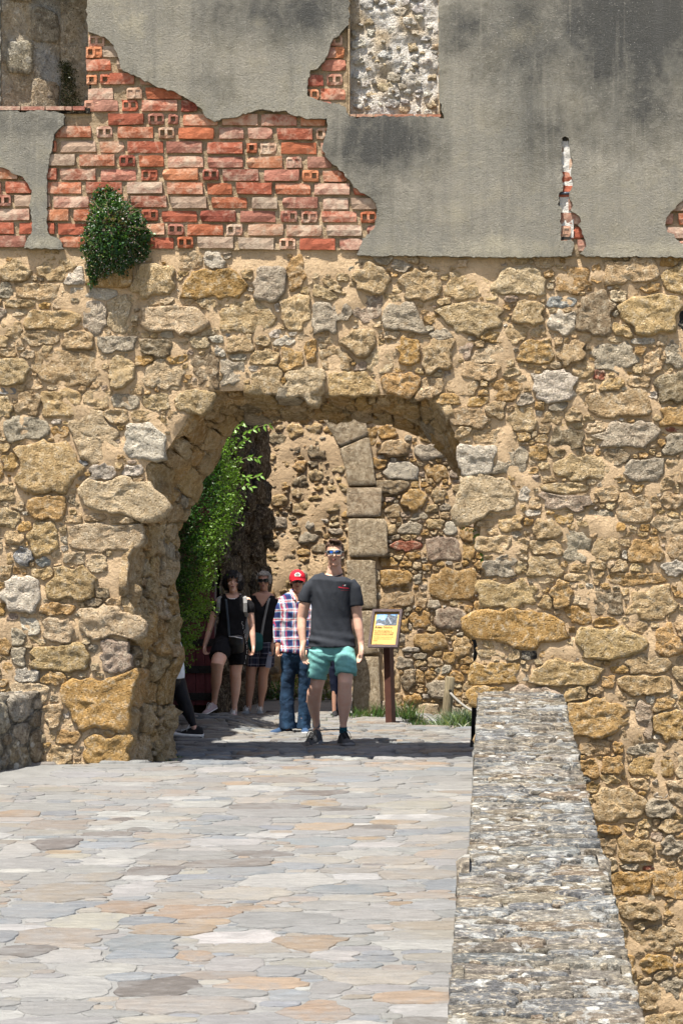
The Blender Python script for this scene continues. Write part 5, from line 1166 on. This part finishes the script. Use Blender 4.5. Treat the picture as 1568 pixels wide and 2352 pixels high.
M_white = plain('white_trim', (.70, .70, .70), .7); M_denim = NT('denim'); dn = M_denim.noise(5, 5, .65, M_denim.mapping((1, 1, .5))); M_denim.base(M_denim.ramp(dn, [(.38, (.006, .017, .040)), (.65, (.022, .060, .12))])); M_denim.bump([(M_denim.noise(9, 5, .6, None, .5), 1, .02), (M_denim.noise(200, 2), .5, .001)]); M_denim = M_denim.m
M_red = cloth('red_cotton', (.50, .018, .035)); M_navyshoe = cloth('navy_canvas', (.03, .06, .12)); M_pinkshoe = cloth('pale_pink_shoe', (.42, .33, .34)); M_blueg = cloth('grey_blue_shoe', (.20, .24, .27)); M_strap = cloth('grey_webbing', (.20, .20, .20)); M_bstrap = cloth('dark_webbing', (.05, .065, .08)); M_tealbag = cloth('dark_teal_bag', (.02, .09, .09))
M_legg = cloth('black_leggings', (.016, .016, .020), .6); M_white_c = cloth('white_cotton', (.62, .66, .70))
nv, wh, rd, bl = (.022, .028, .10), (.72, .72, .74), (.62, .045, .06), (.06, .14, .30)
M_plaid = plaid('check_shirt', [(0, nv), (.26, bl), (.36, wh), (.43, rd), (.52, wh), (.70, bl), (.78, rd), (.85, nv)], [(0, nv), (.3, bl), (.42, wh), (.53, rd), (.62, wh), (.75, bl), (.84, nv)], 11, 11)
M_plaid2 = plaid('dark_check', [(0, (.015, .018, .035)), (.3, (.20, .19, .24)), (.4, (.02, .025, .05)), (.55, (.36, .35, .40)), (.6, (.03, .035, .06))], [(0, (.015, .018, .035)), (.35, (.16, .16, .2)), (.5, (.02, .02, .04)), (.8, (.3, .3, .34)), (.86, (.02, .02, .04))], 9, 8)

# 1. man striding towards the camera
f = Fig('man striding forward in a charcoal t-shirt, teal shorts and mirrored sunglasses, arms hanging', 765, 20.1)
f.head(768, 1241, 1302, yaw=.06)
f.tube(f.bm, [(764, 1334, .01, 34, 18), (763, 1348, 0, 42, 23), (762, 1380, 0, 41, 26), (762, 1440, 0, 41, 26), (762, 1480, 0, 44, 25)])
f.tube(f.bm, [(719, 1348, .0, 10), (706, 1366, .0, 12.5), (699, 1390, .0, 13.5), (693, 1420, .01, 11.5), (693, 1445, -.02, 10.5), (696, 1468, -.04, 8), (697, 1482, -.05, 7)])
f.tube(f.bm, [(806, 1348, .0, 10), (814, 1366, .0, 12.5), (817, 1390, .0, 13.5), (820, 1420, .01, 11.5), (824, 1445, -.01, 10.5), (828, 1466, -.02, 8), (829, 1480, -.02, 7)])
f.hand(697, 1480, -.05, -1, curl=.28, size=1.2); f.hand(829, 1478, -.02, 1, curl=.28, size=1.2)
f.tube(f.bm, [(738, 1500, 0, 21), (733, 1550, .0, 18), (727, 1575, .0, 15.5), (721, 1592, .05, 17.5), (718, 1612, .11, 17, 17), (719, 1638, .18, 12), (721, 1660, .24, 8), (721, 1690, .30, 8)])
f.tube(f.bm, [(788, 1500, 0, 22), (795, 1545, -.12, 18.5), (795, 1568, -.16, 16.5), (794, 1585, -.15, 16.2), (793, 1606, -.13, 17.5), (792, 1632, -.12, 13.5), (790, 1660, -.11, 8.2), (790, 1690, -.1, 8)])
for px, dy in ((795, -.175), (727, -.02)): ell(f.bm, f.q(px, 1570, dy), (.048, .035, .05))
f.body(M_skA)
bm = bmesh.new(); f.tube(bm, [(765, 1322, .01, 24, 18), (764, 1326, .01, 42, 24), (763, 1335, 0, 53, 30), (761, 1360, 0, 50, 32), (760, 1390, 0, 46, 31), (760, 1420, 0, 45, 29), (761, 1450, 0, 48, 29), (761, 1470, 0, 53, 33), (761, 1486, 0, 55, 35)], flat_ends=True, seg=32)
f.tube(bm, [(724, 1338, 0, 16), (709, 1353, .0, 17.5), (702, 1370, .0, 17.5), (699, 1384, .0, 17)], flat_ends=True); f.tube(bm, [(801, 1338, 0, 16), (812, 1353, 0, 17.5), (816, 1374, 0, 17.5), (818, 1392, 0, 16.5)], flat_ends=True)
nk = f.q(765, 1316); hemz = f.q(0, 1474).z
def mcut(c): return (c.y < .02 and (c.x / .082) ** 2 + ((c.z - nk.z + .002) / .030) ** 2 < 1) or (c.z > nk.z - .012 and abs(c.x) < .085)
fuse(bm, .0085, 2, M_char, cut=mcut, fold=lambda co: .011 * noise.fractal((co.x * 9 + co.z * 3.5, co.y * 5, co.z * 2.6), .6, 2, 2) + (.010 * math.sin(co.z * 70 + co.x * 14) * max(0, 1 - abs(co.z - hemz - .02) / .09) * (.5 + noise.noise((co.x * 5, co.y * 5, 1)))), name='t_shirt', parent=f.root)
bm = bmesh.new(); ring = [(nk.x + .087 * math.cos(a), -.058 + .035 * abs(math.cos(a)) ** 2 + (.05 if math.sin(a) > 0 else 0), nk.z + .000 + .032 * math.sin(a)) for a in np.linspace(math.pi * 1.02, math.pi * 1.98, 14)]; tube_bm(bm, ring, .006, 6); o = bm_obj('collar', bm, M_char, None); o.parent = f.root
bm = bmesh.new(); f.tube(bm, [(762, 1476, 0, 46, 27), (762, 1492, 0, 51, 30), (761, 1506, 0, 53, 31), (760, 1516, 0, 44, 26)], flat_ends=True, seg=28); f.tube(bm, [(736, 1495, 0, 28, 31), (733, 1520, 0, 27, 30), (729, 1545, .0, 23.5, 27), (727, 1559, .0, 22.5, 26)], flat_ends=True); f.tube(bm, [(787, 1492, 0, 25, 26), (792, 1512, -.035, 26, 28), (796, 1532, -.1, 25.5, 27), (796, 1549, -.12, 25.5, 26)], flat_ends=True)
fuse(bm, .0085, 2, M_teal, fold=lambda co: .006 * noise.fractal((co.x * 5, co.y * 4, co.z * 9), .6, 2, 3) + .0028 * math.sin(co.z * 90 + co.x * 30 + 4 * noise.noise((co.x * 6, 0, co.z * 6))), name='shorts', parent=f.root)
f.glasses(M_clear, M_blens)
f.hair(M_hairb, (0, .06, .14), (.345, .415, .415), lambda c: (c.z > .30 - .12 * max(0, c.y + .3) if c.y < -.12 else c.z > (.02 if c.y < .1 else -.16)), .03)
bm = bmesh.new(); ell(bm, f.T(0, -.17, .47), (.22 * f.h, .20 * f.h, .08 * f.h), f.HM.to_3x3() @ Matrix.Rotation(.15, 3, 'Y'), 3)
for v in bm.verts: v.co += Vector((0, 0, 1)) * .008 * noise.noise((v.co.x * 60, v.co.y * 20, v.co.z * 60))
o = bm_obj('fringe', bm, M_hairb, None); o.parent = f.root
f.shoe(721, .24, M_shoeg, M_soleg, .0, -.3, R(8), 1.24, M_lacek); f.shoe(790, -.12, M_shoeg, M_soleg, 0, .3, R(-3), 1.22, M_lacek)
M_sock = plain('blue_sock', (.02, .16, .24), .9); bm = bmesh.new(); f.tube(bm, [(790, 1668, -.11, 8.6), (790, 1682, -.105, 9.4)], flat_ends=True); o = bm_obj('sock', bm, M_sock, None); o.parent = f.root
bm = bmesh.new(); f.tube(bm, [(721, 1655, .24, 8.6), (721, 1672, .27, 9.4)], flat_ends=True); o = bm_obj('sock', bm, plain('pale_sock', (.3, .34, .42), .9), None); o.parent = f.root
# chest print: a red and white emblem over two unreadable lines
shirt = [c for c in f.root.children if c.name.startswith('t_shirt')][0]
def decal(name, polys, mat, off=.004):
    bm = bmesh.new(); dg = bpy.context.evaluated_depsgraph_get(); ok = 0
    from mathutils.bvhtree import BVHTree
    bv = BVHTree.FromPolygons([v.co for v in shirt.data.vertices], [tuple(p.vertices) for p in shirt.data.polygons])
    for P in polys:
        vs_ = []
        for (x, y) in P:
            q = f.q(x, y); h = bv.ray_cast(Vector((q.x, -1, q.z)), Vector((0, 1, 0))); vs_.append(bm.verts.new(h[0] + Vector((0, -off, 0)) if h[0] else Vector((q.x, -.14, q.z))))
        bm.faces.new(vs_)
    o = bm_obj(name, bm, mat, None, smooth=False); o.parent = shirt
M_rp = plain('red_print', (.55, .02, .045), .8)
tx = []; rr = random.Random(3); x = 779.0
while x < 801: w_ = rr.uniform(.7, 1.9); yy = 1347.4 + (x - 778) * .12; tx.append([(x, yy + 2.5), (x + w_, yy + 2.6), (x + w_, yy + rr.uniform(-.2, .6)), (x, yy + rr.uniform(-.2, .6))]); x += w_ + .35
x = 784.0; t2 = []
while x < 803: w_ = rr.uniform(.5, 1.6); t2.append([(x, 1356.2), (x + w_, 1356.3), (x + w_, 1355.1), (x, 1355.2)]); x += w_ + .8
decal('chest_lettering', tx, M_rp); decal('chest_lettering', t2, plain('dull_red_print', (.22, .02, .03), .8))
decal('chest_emblem', [[(788, 1346), (790.5, 1346), (790, 1343.2), (789.3, 1343.6)]], M_rp); decal('chest_emblem', [[(791.5, 1346), (794, 1346.2), (795.4, 1343.2), (792.6, 1343)]], M_white)

# 2. black-haired woman stepping down
f = Fig('woman with a black bob in a short black dress, one foot lifted, grey backpack straps', 533, 25.0)
f.head(536, 1313, 1363, yaw=.05, nod=-.12, female=True); f.eyes(True)
f.tube(f.bm, [(536, 1376, 0, 30, 15), (535, 1400, 0, 29, 18), (532, 1430, 0, 26, 17), (530, 1480, 0, 32, 19)])
f.tube(f.bm, [(504, 1380, 0, 8.5), (493, 1405, 0, 8.5), (485, 1434, .0, 7.5), (478, 1460, -.02, 6.5), (472, 1482, -.04, 5)]); f.tube(f.bm, [(569, 1380, 0, 8.5), (575, 1405, 0, 8.5), (578, 1435, .0, 7.5), (581, 1460, -.03, 6.5), (583, 1482, -.05, 5)])
f.hand(472, 1482, -.04, -1, size=.9, curl=.8); f.hand(583, 1482, -.05, 1, size=.9, curl=.6)
f.tube(f.bm, [(520, 1480, 0, 18), (511, 1505, -.2, 17), (507, 1524, -.3, 15), (504, 1545, -.24, 12.5), (501, 1565, -.17, 12), (498, 1585, -.12, 8), (495, 1604, -.08, 6.4), (494, 1614, -.07, 6.5)]); f.tube(f.bm, [(545, 1490, 0, 18), (543, 1525, 0, 15), (541, 1548, -.01, 13), (541, 1570, .02, 12.5), (540, 1595, .03, 9.5), (538, 1618, .03, 6.2), (538, 1634, .03, 6.5)])
f.body(M_skA)
bm = bmesh.new(); f.tube(bm, [(536, 1366, 0, 22, 14), (536, 1373, 0, 34, 18), (536, 1388, 0, 36, 20), (535, 1405, 0, 33, 21), (532, 1430, 0, 31, 20), (530, 1455, 0, 34, 22), (528, 1480, 0, 38, 23), (528, 1495, 0, 39, 23)], flat_ends=True, seg=28)
f.tube(bm, [(508, 1378, 0, 9), (498, 1392, 0, 10), (493, 1408, 0, 10)], flat_ends=True); f.tube(bm, [(566, 1378, 0, 9), (573, 1392, 0, 10), (575, 1408, 0, 10)], flat_ends=True)
f.tube(bm, [(516, 1475, 0, 26, 23), (511, 1492, -.12, 24, 23), (508, 1509, -.22, 21.5, 20)], flat_ends=True); f.tube(bm, [(545, 1475, 0, 25, 23), (547, 1500, 0, 24, 22), (548, 1527, 0, 20, 20)], flat_ends=True)
nk = f.q(536, 1366); fuse(bm, .0085, 2, M_blackcloth, cut=lambda c, nk=nk: ((c.x - nk.x) / .075) ** 2 + ((c.z - nk.z) / .05) ** 2 < 1 and c.y < .02 or c.z > nk.z + .01, fold=folds(.010), name='dress', parent=f.root)
bm = bmesh.new(); ring = [(nk.x + .080 * math.cos(a), -.085 + .07 * abs(math.cos(a)) ** 2, nk.z + .004 + .054 * math.sin(a)) for a in np.linspace(math.pi * .95, math.pi * 2.05, 16)]; tube_bm(bm, ring, .0085, 6); o = bm_obj('white_collar', bm, M_white, None); o.parent = f.root
def strap(name, pts, wpx, mat, th=.006):
    bm = bmesh.new(); sweep(bm, [(f.q(*p), wpx / f.s / 2, th) for p in pts], seg=8, flat_ends=True); o = bm_obj(name, bm, mat, None, smooth=False); o.parent = f.root; return o
for pts in ([(508, 1370, -.02), (505, 1374, -.09), (505, 1385, -.115), (504, 1402, -.105), (499, 1412, -.05)], [(562, 1370, -.02), (565, 1374, -.09), (566, 1385, -.115), (566, 1405, -.105), (568, 1416, -.05)]): strap('backpack_strap', pts, 9, M_strap)
bm = bmesh.new(); f.tube(bm, [(536, 1378, .12, 26, 14), (535, 1400, .16, 33, 20), (535, 1450, .16, 36, 20), (535, 1465, .14, 30, 16)]); fuse(bm, .012, 2, M_strap, name='backpack', parent=f.root)
strap('bag_strap', [(518, 1368, -.03), (522, 1380, -.10), (524, 1400, -.115), (527, 1430, -.115), (530, 1462, -.125)], 5, M_bstrap)
bm = bmesh.new(); f.tube(bm, [(545, 1464, -.125, 17, 6), (546, 1480, -.135, 18, 8), (546, 1495, -.13, 17, 6)]); bag = fuse(bm, .008, 2, M_blackpl, name='pouch', parent=f.root)
bm = bmesh.new(); tube_bm(bm, [f.q(530, 1461, -.172), f.q(542, 1462, -.178), f.q(561, 1466, -.17)], .0045, 6); o = bm_obj('zip', bm, M_white, None); o.parent = bag
bm = bmesh.new()
for (x, y) in [(558, 1428), (560, 1437), (563, 1447), (565, 1458), (567, 1470), (568.5, 1482), (568.5, 1494), (567, 1506), (563, 1517)]:
    for q in range(3): ell(bm, f.q(x + random.uniform(-.8, .8), y + q * 3.2, -.085 if y < 1470 else -.07), (.0045, .004, .006), None, 1)
tr = bm_obj('sequin_trim', bm, M_white, None); tr.parent = f.root
tr['kind'] = 'stuff'
f.hair(M_hairk, (0, .05, .02), (.49, .50, .55), lambda c: not (c.y < -.06 and abs(c.x) < .235 and c.z < .16 + .05 * math.sin(c.x * 40)) and not (c.z < -.36), .035, strand=(16, 16, 4))
for q in (-1, 1): bm = bmesh.new(); ell(bm, f.T(q * .34, -.03, -.2), (.007, .005, .010), None, 1); o = bm_obj('earring', bm, M_white, None); o.parent = f.root
f.shoe(492, -.08, M_pinkshoe, M_white, .09, -.45, R(14), .88, M_white); f.shoe(537, .05, M_pinkshoe, M_white, 0, 0, 0, .88, M_white)

# 3. grey-haired woman in sunglasses
f = Fig('grey-haired woman in dark sunglasses, black v-neck top and dark check shorts', 603, 25.7)
f.head(606, 1313, 1357, yaw=.0, female=True)
f.tube(f.bm, [(604, 1372, 0, 28, 14), (604, 1385, 0, 31, 17), (603, 1400, 0, 29, 18.5), (601, 1430, 0, 26, 18), (600, 1480, 0, 30, 18)])
f.tube(f.bm, [(575, 1380, 0, 8), (569, 1405, 0, 8), (566, 1437, .0, 7), (570, 1462, -.04, 6), (576, 1484, -.06, 5)]); f.tube(f.bm, [(633, 1380, 0, 8), (639, 1405, 0, 8), (640, 1435, .0, 7), (634, 1462, -.04, 6), (627, 1486, -.08, 5)])
f.hand(576, 1484, -.06, -1, size=.88, curl=.7); f.hand(627, 1486, -.08, 1, size=.88, curl=.9)
f.tube(f.bm, [(584, 1480, 0, 17), (579, 1525, 0, 13), (576, 1552, -.0, 11), (574, 1578, .02, 10.5), (572, 1605, .02, 7), (571, 1630, .02, 5.6)]); f.tube(f.bm, [(615, 1480, 0, 17), (609, 1525, 0, 13), (604, 1554, -.0, 11), (603, 1580, .02, 10.5), (600, 1605, .02, 7), (598, 1630, .02, 5.6)])
f.body(M_skC)
bm = bmesh.new(); f.tube(bm, [(604, 1364, 0, 16, 13), (604, 1370, 0, 28, 16), (604, 1380, 0, 33, 18), (603, 1400, 0, 33, 21), (601, 1430, 0, 31, 21), (600, 1462, 0, 34, 22), (600, 1474, 0, 34, 22)], flat_ends=True, seg=28); f.tube(bm, [(578, 1377, 0, 9), (571, 1392, 0, 10), (568, 1408, 0, 10)], flat_ends=True); f.tube(bm, [(630, 1377, 0, 9), (637, 1392, 0, 10), (640, 1406, 0, 10)], flat_ends=True)
nk = f.q(605, 1364); fuse(bm, .0085, 2, M_blackcloth, cut=lambda c, nk=nk: (c.y < .03 and c.z > nk.z - .15 and abs(c.x - nk.x) < .10 * (c.z - nk.z + .15) / .15) or c.z > nk.z + .01, fold=folds(.009), name='v_neck_top', parent=f.root)
bm = bmesh.new(); f.tube(bm, [(600, 1466, 0, 32, 20), (600, 1485, 0, 33, 21)], flat_ends=True, seg=24); f.tube(bm, [(584, 1480, 0, 18, 20), (581, 1505, 0, 16.5, 19), (580, 1531, 0, 15, 17)], flat_ends=True); f.tube(bm, [(614, 1480, 0, 19, 20), (613, 1505, 0, 18, 19), (612, 1532, 0, 17.5, 17)], flat_ends=True); fuse(bm, .009, 2, M_plaid2, fold=folds(.008), name='shorts', parent=f.root)
strap('bag_strap', [(622, 1368, -.04), (618, 1382, -.10), (612, 1410, -.12), (606, 1440, -.12), (603, 1462, -.12)], 5.5, M_strap)
bm = bmesh.new(); f.tube(bm, [(590, 1458, -.12, 16, 6), (589, 1474, -.13, 18, 8), (590, 1490, -.12, 16, 6)]); fuse(bm, .008, 2, M_tealbag, name='shoulder_bag', parent=f.root)
f.glasses(M_blackpl, M_lens, .125, .085, .03, .02)
f.hair(M_hairg, (0, .06, .10), (.40, .45, .44), lambda c: not (c.y < -.06 and abs(c.x) < .28 and c.z < .30) and not (c.z < (-.12 if c.y < .1 else -.25)), .045)
f.shoe(569, .05, M_blueg, M_soleg, 0, -.15, 0, .9, M_white); f.shoe(597, .0, M_blueg, M_soleg, 0, .1, 0, .9, M_white)
bm = bmesh.new(); sweep(bm, [(f.q(624, 1497, -.12), .02, .003), (f.q(621, 1512, -.12), .03, .003), (f.q(618, 1533, -.11), .032, .003)], seg=6, flat_ends=True); tag(bm_obj('folded_leaflet', bm, plain('pale_leaflet', (.22, .24, .32), .6), None, smooth=False), 'folded pale leaflet held by the grey-haired woman in check shorts', 'leaflet').location = f.root.location

# 4. woman in a red cap and check shirt
f = Fig('person in red cap, check shirt and flared blue jeans, half hidden by the striding man', 676, 21.9)
f.head(683, 1311, 1361, yaw=.12, female=True)
f.tube(f.bm, [(677, 1374, 0, 30, 17), (678, 1400, 0, 31, 21), (680, 1440, 0, 32, 22), (678, 1480, 0, 32, 22)])
f.tube(f.bm, [(648, 1380, 0, 8), (640, 1425, 0, 8), (638, 1452, -.02, 7), (639, 1480, -.05, 6.5), (640, 1486, -.05, 6)]); f.tube(f.bm, [(707, 1380, 0, 8), (714, 1430, 0, 8), (710, 1465, -.02, 7), (703, 1490, -.05, 6)])
f.hand(640, 1484, -.05, -1, size=.93, curl=1.1); f.hand(702, 1488, -.05, 1, size=.93, curl=1.0)
f.tube(f.bm, [(663, 1500, 0, 17), (661, 1580, 0, 12), (659, 1670, 0, 8)]); f.tube(f.bm, [(697, 1500, 0, 17), (699, 1580, 0, 12), (697, 1670, 0, 8)])
f.body(M_skB)
bm = bmesh.new(); f.tube(bm, [(678, 1366, 0, 20, 16), (677, 1373, 0, 33, 20), (677, 1388, 0, 35, 24), (678, 1410, 0, 34, 26), (680, 1440, 0, 35, 27), (680, 1470, 0, 36, 27), (677, 1500, 0, 38, 28)], flat_ends=True, seg=28)
f.tube(bm, [(652, 1378, 0, 11), (644, 1398, 0, 12.5), (639, 1425, 0, 12), (637, 1450, -.02, 10.5), (638, 1478, -.04, 10.5)], flat_ends=True); f.tube(bm, [(704, 1378, 0, 11), (712, 1398, 0, 12), (715, 1430, 0, 11), (711, 1460, -.02, 10), (705, 1482, -.04, 10)], flat_ends=True)
nk = f.q(684, 1366); fuse(bm, .0085, 2, M_plaid, cut=lambda c, nk=nk: (c.y < 0 and c.z > nk.z - .07 and abs(c.x - nk.x) < .05 * (c.z - nk.z + .07) / .07), fold=folds(.011), name='check_shirt', parent=f.root)
bm = bmesh.new(); sweep(bm, [(f.q(672, 1362, .0), .03, .05), (f.q(669, 1366, -.06), .022, .01), (f.q(680, 1377, -.10), .012, .008)], seg=8); o = bm_obj('collar', bm, M_plaid, None); o.parent = f.root
bm = bmesh.new(); f.tube(bm, [(680, 1488, 0, 35, 25), (679, 1506, 0, 36, 26), (680, 1520, 0, 26, 20)], flat_ends=True, seg=26); f.tube(bm, [(664, 1500, 0, 20, 24), (663, 1530, 0, 18, 21), (661, 1565, 0, 16, 18), (659, 1600, 0, 15.5, 17), (659, 1635, 0, 17.5, 20), (660, 1674, 0, 20, 24)], flat_ends=True); f.tube(bm, [(697, 1500, 0, 19, 24), (699, 1530, 0, 17, 21), (700, 1565, 0, 15, 18), (699, 1600, .02, 14, 17), (698, 1640, .04, 15, 19), (697, 1674, .05, 17, 23)], flat_ends=True)
fuse(bm, .009, 2, M_denim, fold=folds(.009), name='jeans', parent=f.root)
f.glasses(M_blackpl, M_lens, .12, .075, .03, .02)
f.hair(M_hairk, (0, .07, .06), (.345, .41, .42), lambda c: c.y > .02 and c.z > -.3, .03)
cp = f.hair(M_red, (0, .04, .16), (.37, .43, .40), lambda c: c.z > .13 - .1 * (c.y > .1), .004, 'cap')
bm = bmesh.new(); ht = []
for k in range(15):
    a = math.pi * (1.12 + .76 * k / 14)
    ht.append([bm.verts.new(f.T(.36 * math.cos(a), .04 + .40 * math.sin(a) , .155)), bm.verts.new(f.T(.39 * math.cos(a), .06 + .62 * math.sin(a), .12 - .03 * abs(math.cos(a)))), bm.verts.new(f.T(.35 * math.cos(a), .04 + .72 * math.sin(a), .07 - .09 * abs(math.cos(a)) ** 2))])
for a, b in zip(ht, ht[1:]):
    for j in (0, 1): bm.faces.new((a[j], b[j], b[j + 1], a[j + 1]))
bmesh.ops.solidify(bm, geom=bm.faces[:], thickness=.006); o = bm_obj('visor', bm, M_red, None); o.parent = cp
bm = bmesh.new(); pts = [(-.12, .24), (.12, .24), (.15, .33), (.05, .42), (-.07, .41), (-.15, .33)]; bm.faces.new([bm.verts.new(f.T(x, -.415 + .3 * (z - .22) + .2 * abs(x), z)) for x, z in pts]); o = bm_obj('cap_badge', bm, M_white, None, smooth=False); o.parent = cp
for (a, b, c, d) in ((-.09, .06, .27, .285), (-.11, .11, .30, .335), (-.06, .04, .36, .385)):
    bm = bmesh.new(); bm.faces.new([bm.verts.new(f.T(x, -.425 + .3 * (z - .22) + .2 * abs(x), z)) for x, z in ((a, c), (b, c), (b, d), (a, d))]); o = bm_obj('badge_stripe', bm, plain('badge_ink', (.12, .16, .13), .8), None, smooth=False); o.parent = cp
f.shoe(657, .03, M_navyshoe, M_soleg, 0, -.75, 0, .95, None); f.shoe(699, .06, M_navyshoe, M_white, 0, .1, 0, .95, None)

# 5. person mostly hidden by the left jamb, walking left
f = Fig('person in black leggings and white top stepping out of sight behind the left jamb', 392, 20.95)
f.head(366, 1290, 1344, yaw=-1.3, female=True)
f.tube(f.bm, [(370, 1362, 0, 20, 34), (372, 1400, 0, 20, 30), (378, 1450, 0, 18, 26), (384, 1520, 0, 22, 32)]); f.tube(f.bm, [(368, 1368, -.16, 9), (366, 1420, -.2, 8), (350, 1470, -.2, 6)]); f.tube(f.bm, [(368, 1368, .16, 9), (378, 1420, .2, 8), (372, 1470, .2, 6)])
f.hand(350, 1470, -.2, -1, size=.9); f.hand(372, 1470, .2, 1, size=.9)
f.tube(f.bm, [(392, 1530, .08, 17), (415, 1600, .08, 13), (428, 1632, .08, 12), (437, 1655, .08, 8), (444, 1676, .08, 7), (446, 1690, .08, 7)]); f.tube(f.bm, [(384, 1530, -.1, 17), (366, 1600, -.1, 13), (362, 1640, -.1, 12), (360, 1688, -.1, 7)])
f.body(M_skA)
bm = bmesh.new(); f.tube(bm, [(370, 1350, 0, 16, 26), (370, 1362, 0, 23, 40), (372, 1400, 0, 24, 36), (382, 1450, 0, 26, 32), (392, 1500, 0, 30, 36), (396, 1560, 0, 28, 38)], flat_ends=True, seg=28); f.tube(bm, [(368, 1366, -.15, 12), (367, 1396, -.18, 12)]); f.tube(bm, [(368, 1366, .15, 12), (374, 1396, .18, 12)]); fuse(bm, .01, 2, M_white_c, cut=lambda c: c.z > f.q(0, 1352).z, fold=folds(.008), name='white_top', parent=f.root)
bm = bmesh.new(); f.tube(bm, [(392, 1530, 0, 26, 34), (392, 1556, 0, 26, 34)]); f.tube(bm, [(396, 1545, .08, 22, 24), (409, 1585, .08, 20, 20), (418, 1606, .08, 16, 17), (428, 1632, .08, 14.5, 14), (437, 1654, .08, 10, 10), (442, 1669, .08, 8.5, 8.5)], flat_ends=True); f.tube(bm, [(386, 1545, -.1, 21), (366, 1600, -.1, 16), (362, 1640, -.1, 14), (360, 1674, -.1, 8.5)], flat_ends=True); fuse(bm, .009, 2, M_legg, fold=folds(.004), name='leggings', parent=f.root)
M_blackshoe = cloth('black_shoe', (.02, .02, .022), wr=(40, .004))
f.shoe(447, .08, M_blackshoe, M_white, .012, -1.5, R(-3), 1.05, M_white, .048); f.shoe(362, -.1, M_blackshoe, M_white, 0, -1.5, 0, .98, M_lacek)
f.hair(M_hairb, (0, .07, .06), (.36, .42, .44), lambda c: not (c.y < -.06 and c.z < .28) and c.z > -.3, .03)

# 6. person hidden behind the striding man
f = Fig('person in dark trousers hidden behind the striding man, only one dark leg in view', 776, 25.2)
f.head(778, 1326, 1370, female=True); f.eyes()
f.tube(f.bm, [(778, 1385, 0, 24, 14), (778, 1430, 0, 22, 17), (777, 1490, 0, 26, 18)]); f.tube(f.bm, [(752, 1388, 0, 7), (750, 1440, 0, 6.5), (756, 1486, -.05, 5)]); f.tube(f.bm, [(803, 1388, 0, 7), (805, 1440, 0, 6.5), (800, 1486, -.05, 5)]); f.hand(756, 1486, -.05, -1, size=.85); f.hand(800, 1486, -.05, 1, size=.85)
f.tube(f.bm, [(768, 1500, 0, 10), (768, 1636, 0, 5)]); f.tube(f.bm, [(788, 1500, 0, 10), (788, 1636, 0, 5)]); f.body(M_skC, .008)
M_navy = cloth('navy_trousers', (.010, .014, .032)); bm = bmesh.new(); f.tube(bm, [(778, 1374, 0, 22, 14), (778, 1384, 0, 30, 17), (778, 1430, 0, 27, 19), (777, 1485, 0, 30, 20)], flat_ends=True); f.tube(bm, [(754, 1384, 0, 9), (750, 1415, 0, 9)]); f.tube(bm, [(801, 1384, 0, 9), (805, 1415, 0, 9)]); fuse(bm, .01, 2, M_blackcloth, fold=folds(.008), name='top', parent=f.root)
bm = bmesh.new(); f.tube(bm, [(777, 1478, 0, 28, 19), (777, 1500, 0, 28, 19)], flat_ends=True); f.tube(bm, [(767, 1495, 0, 15, 17), (766, 1550, 0, 11, 12), (769, 1590, .02, 9, 10), (771, 1632, .03, 7.5, 9)], flat_ends=True); f.tube(bm, [(788, 1495, 0, 15, 17), (789, 1550, 0, 11, 12), (789, 1632, 0, 7.5, 9)], flat_ends=True); fuse(bm, .009, 2, M_navy, fold=folds(.006), name='trousers', parent=f.root)
f.hair(M_hairk, (0, .06, .08), (.36, .43, .44), lambda c: not (c.y < -.06 and c.z < .28) and c.z > -.3, .03)
f.shoe(770, .04, M_blackshoe, M_blackpl, 0, -.1, 0, .9); f.shoe(789, .0, M_blackshoe, M_blackpl, 0, .1, 0, .9)
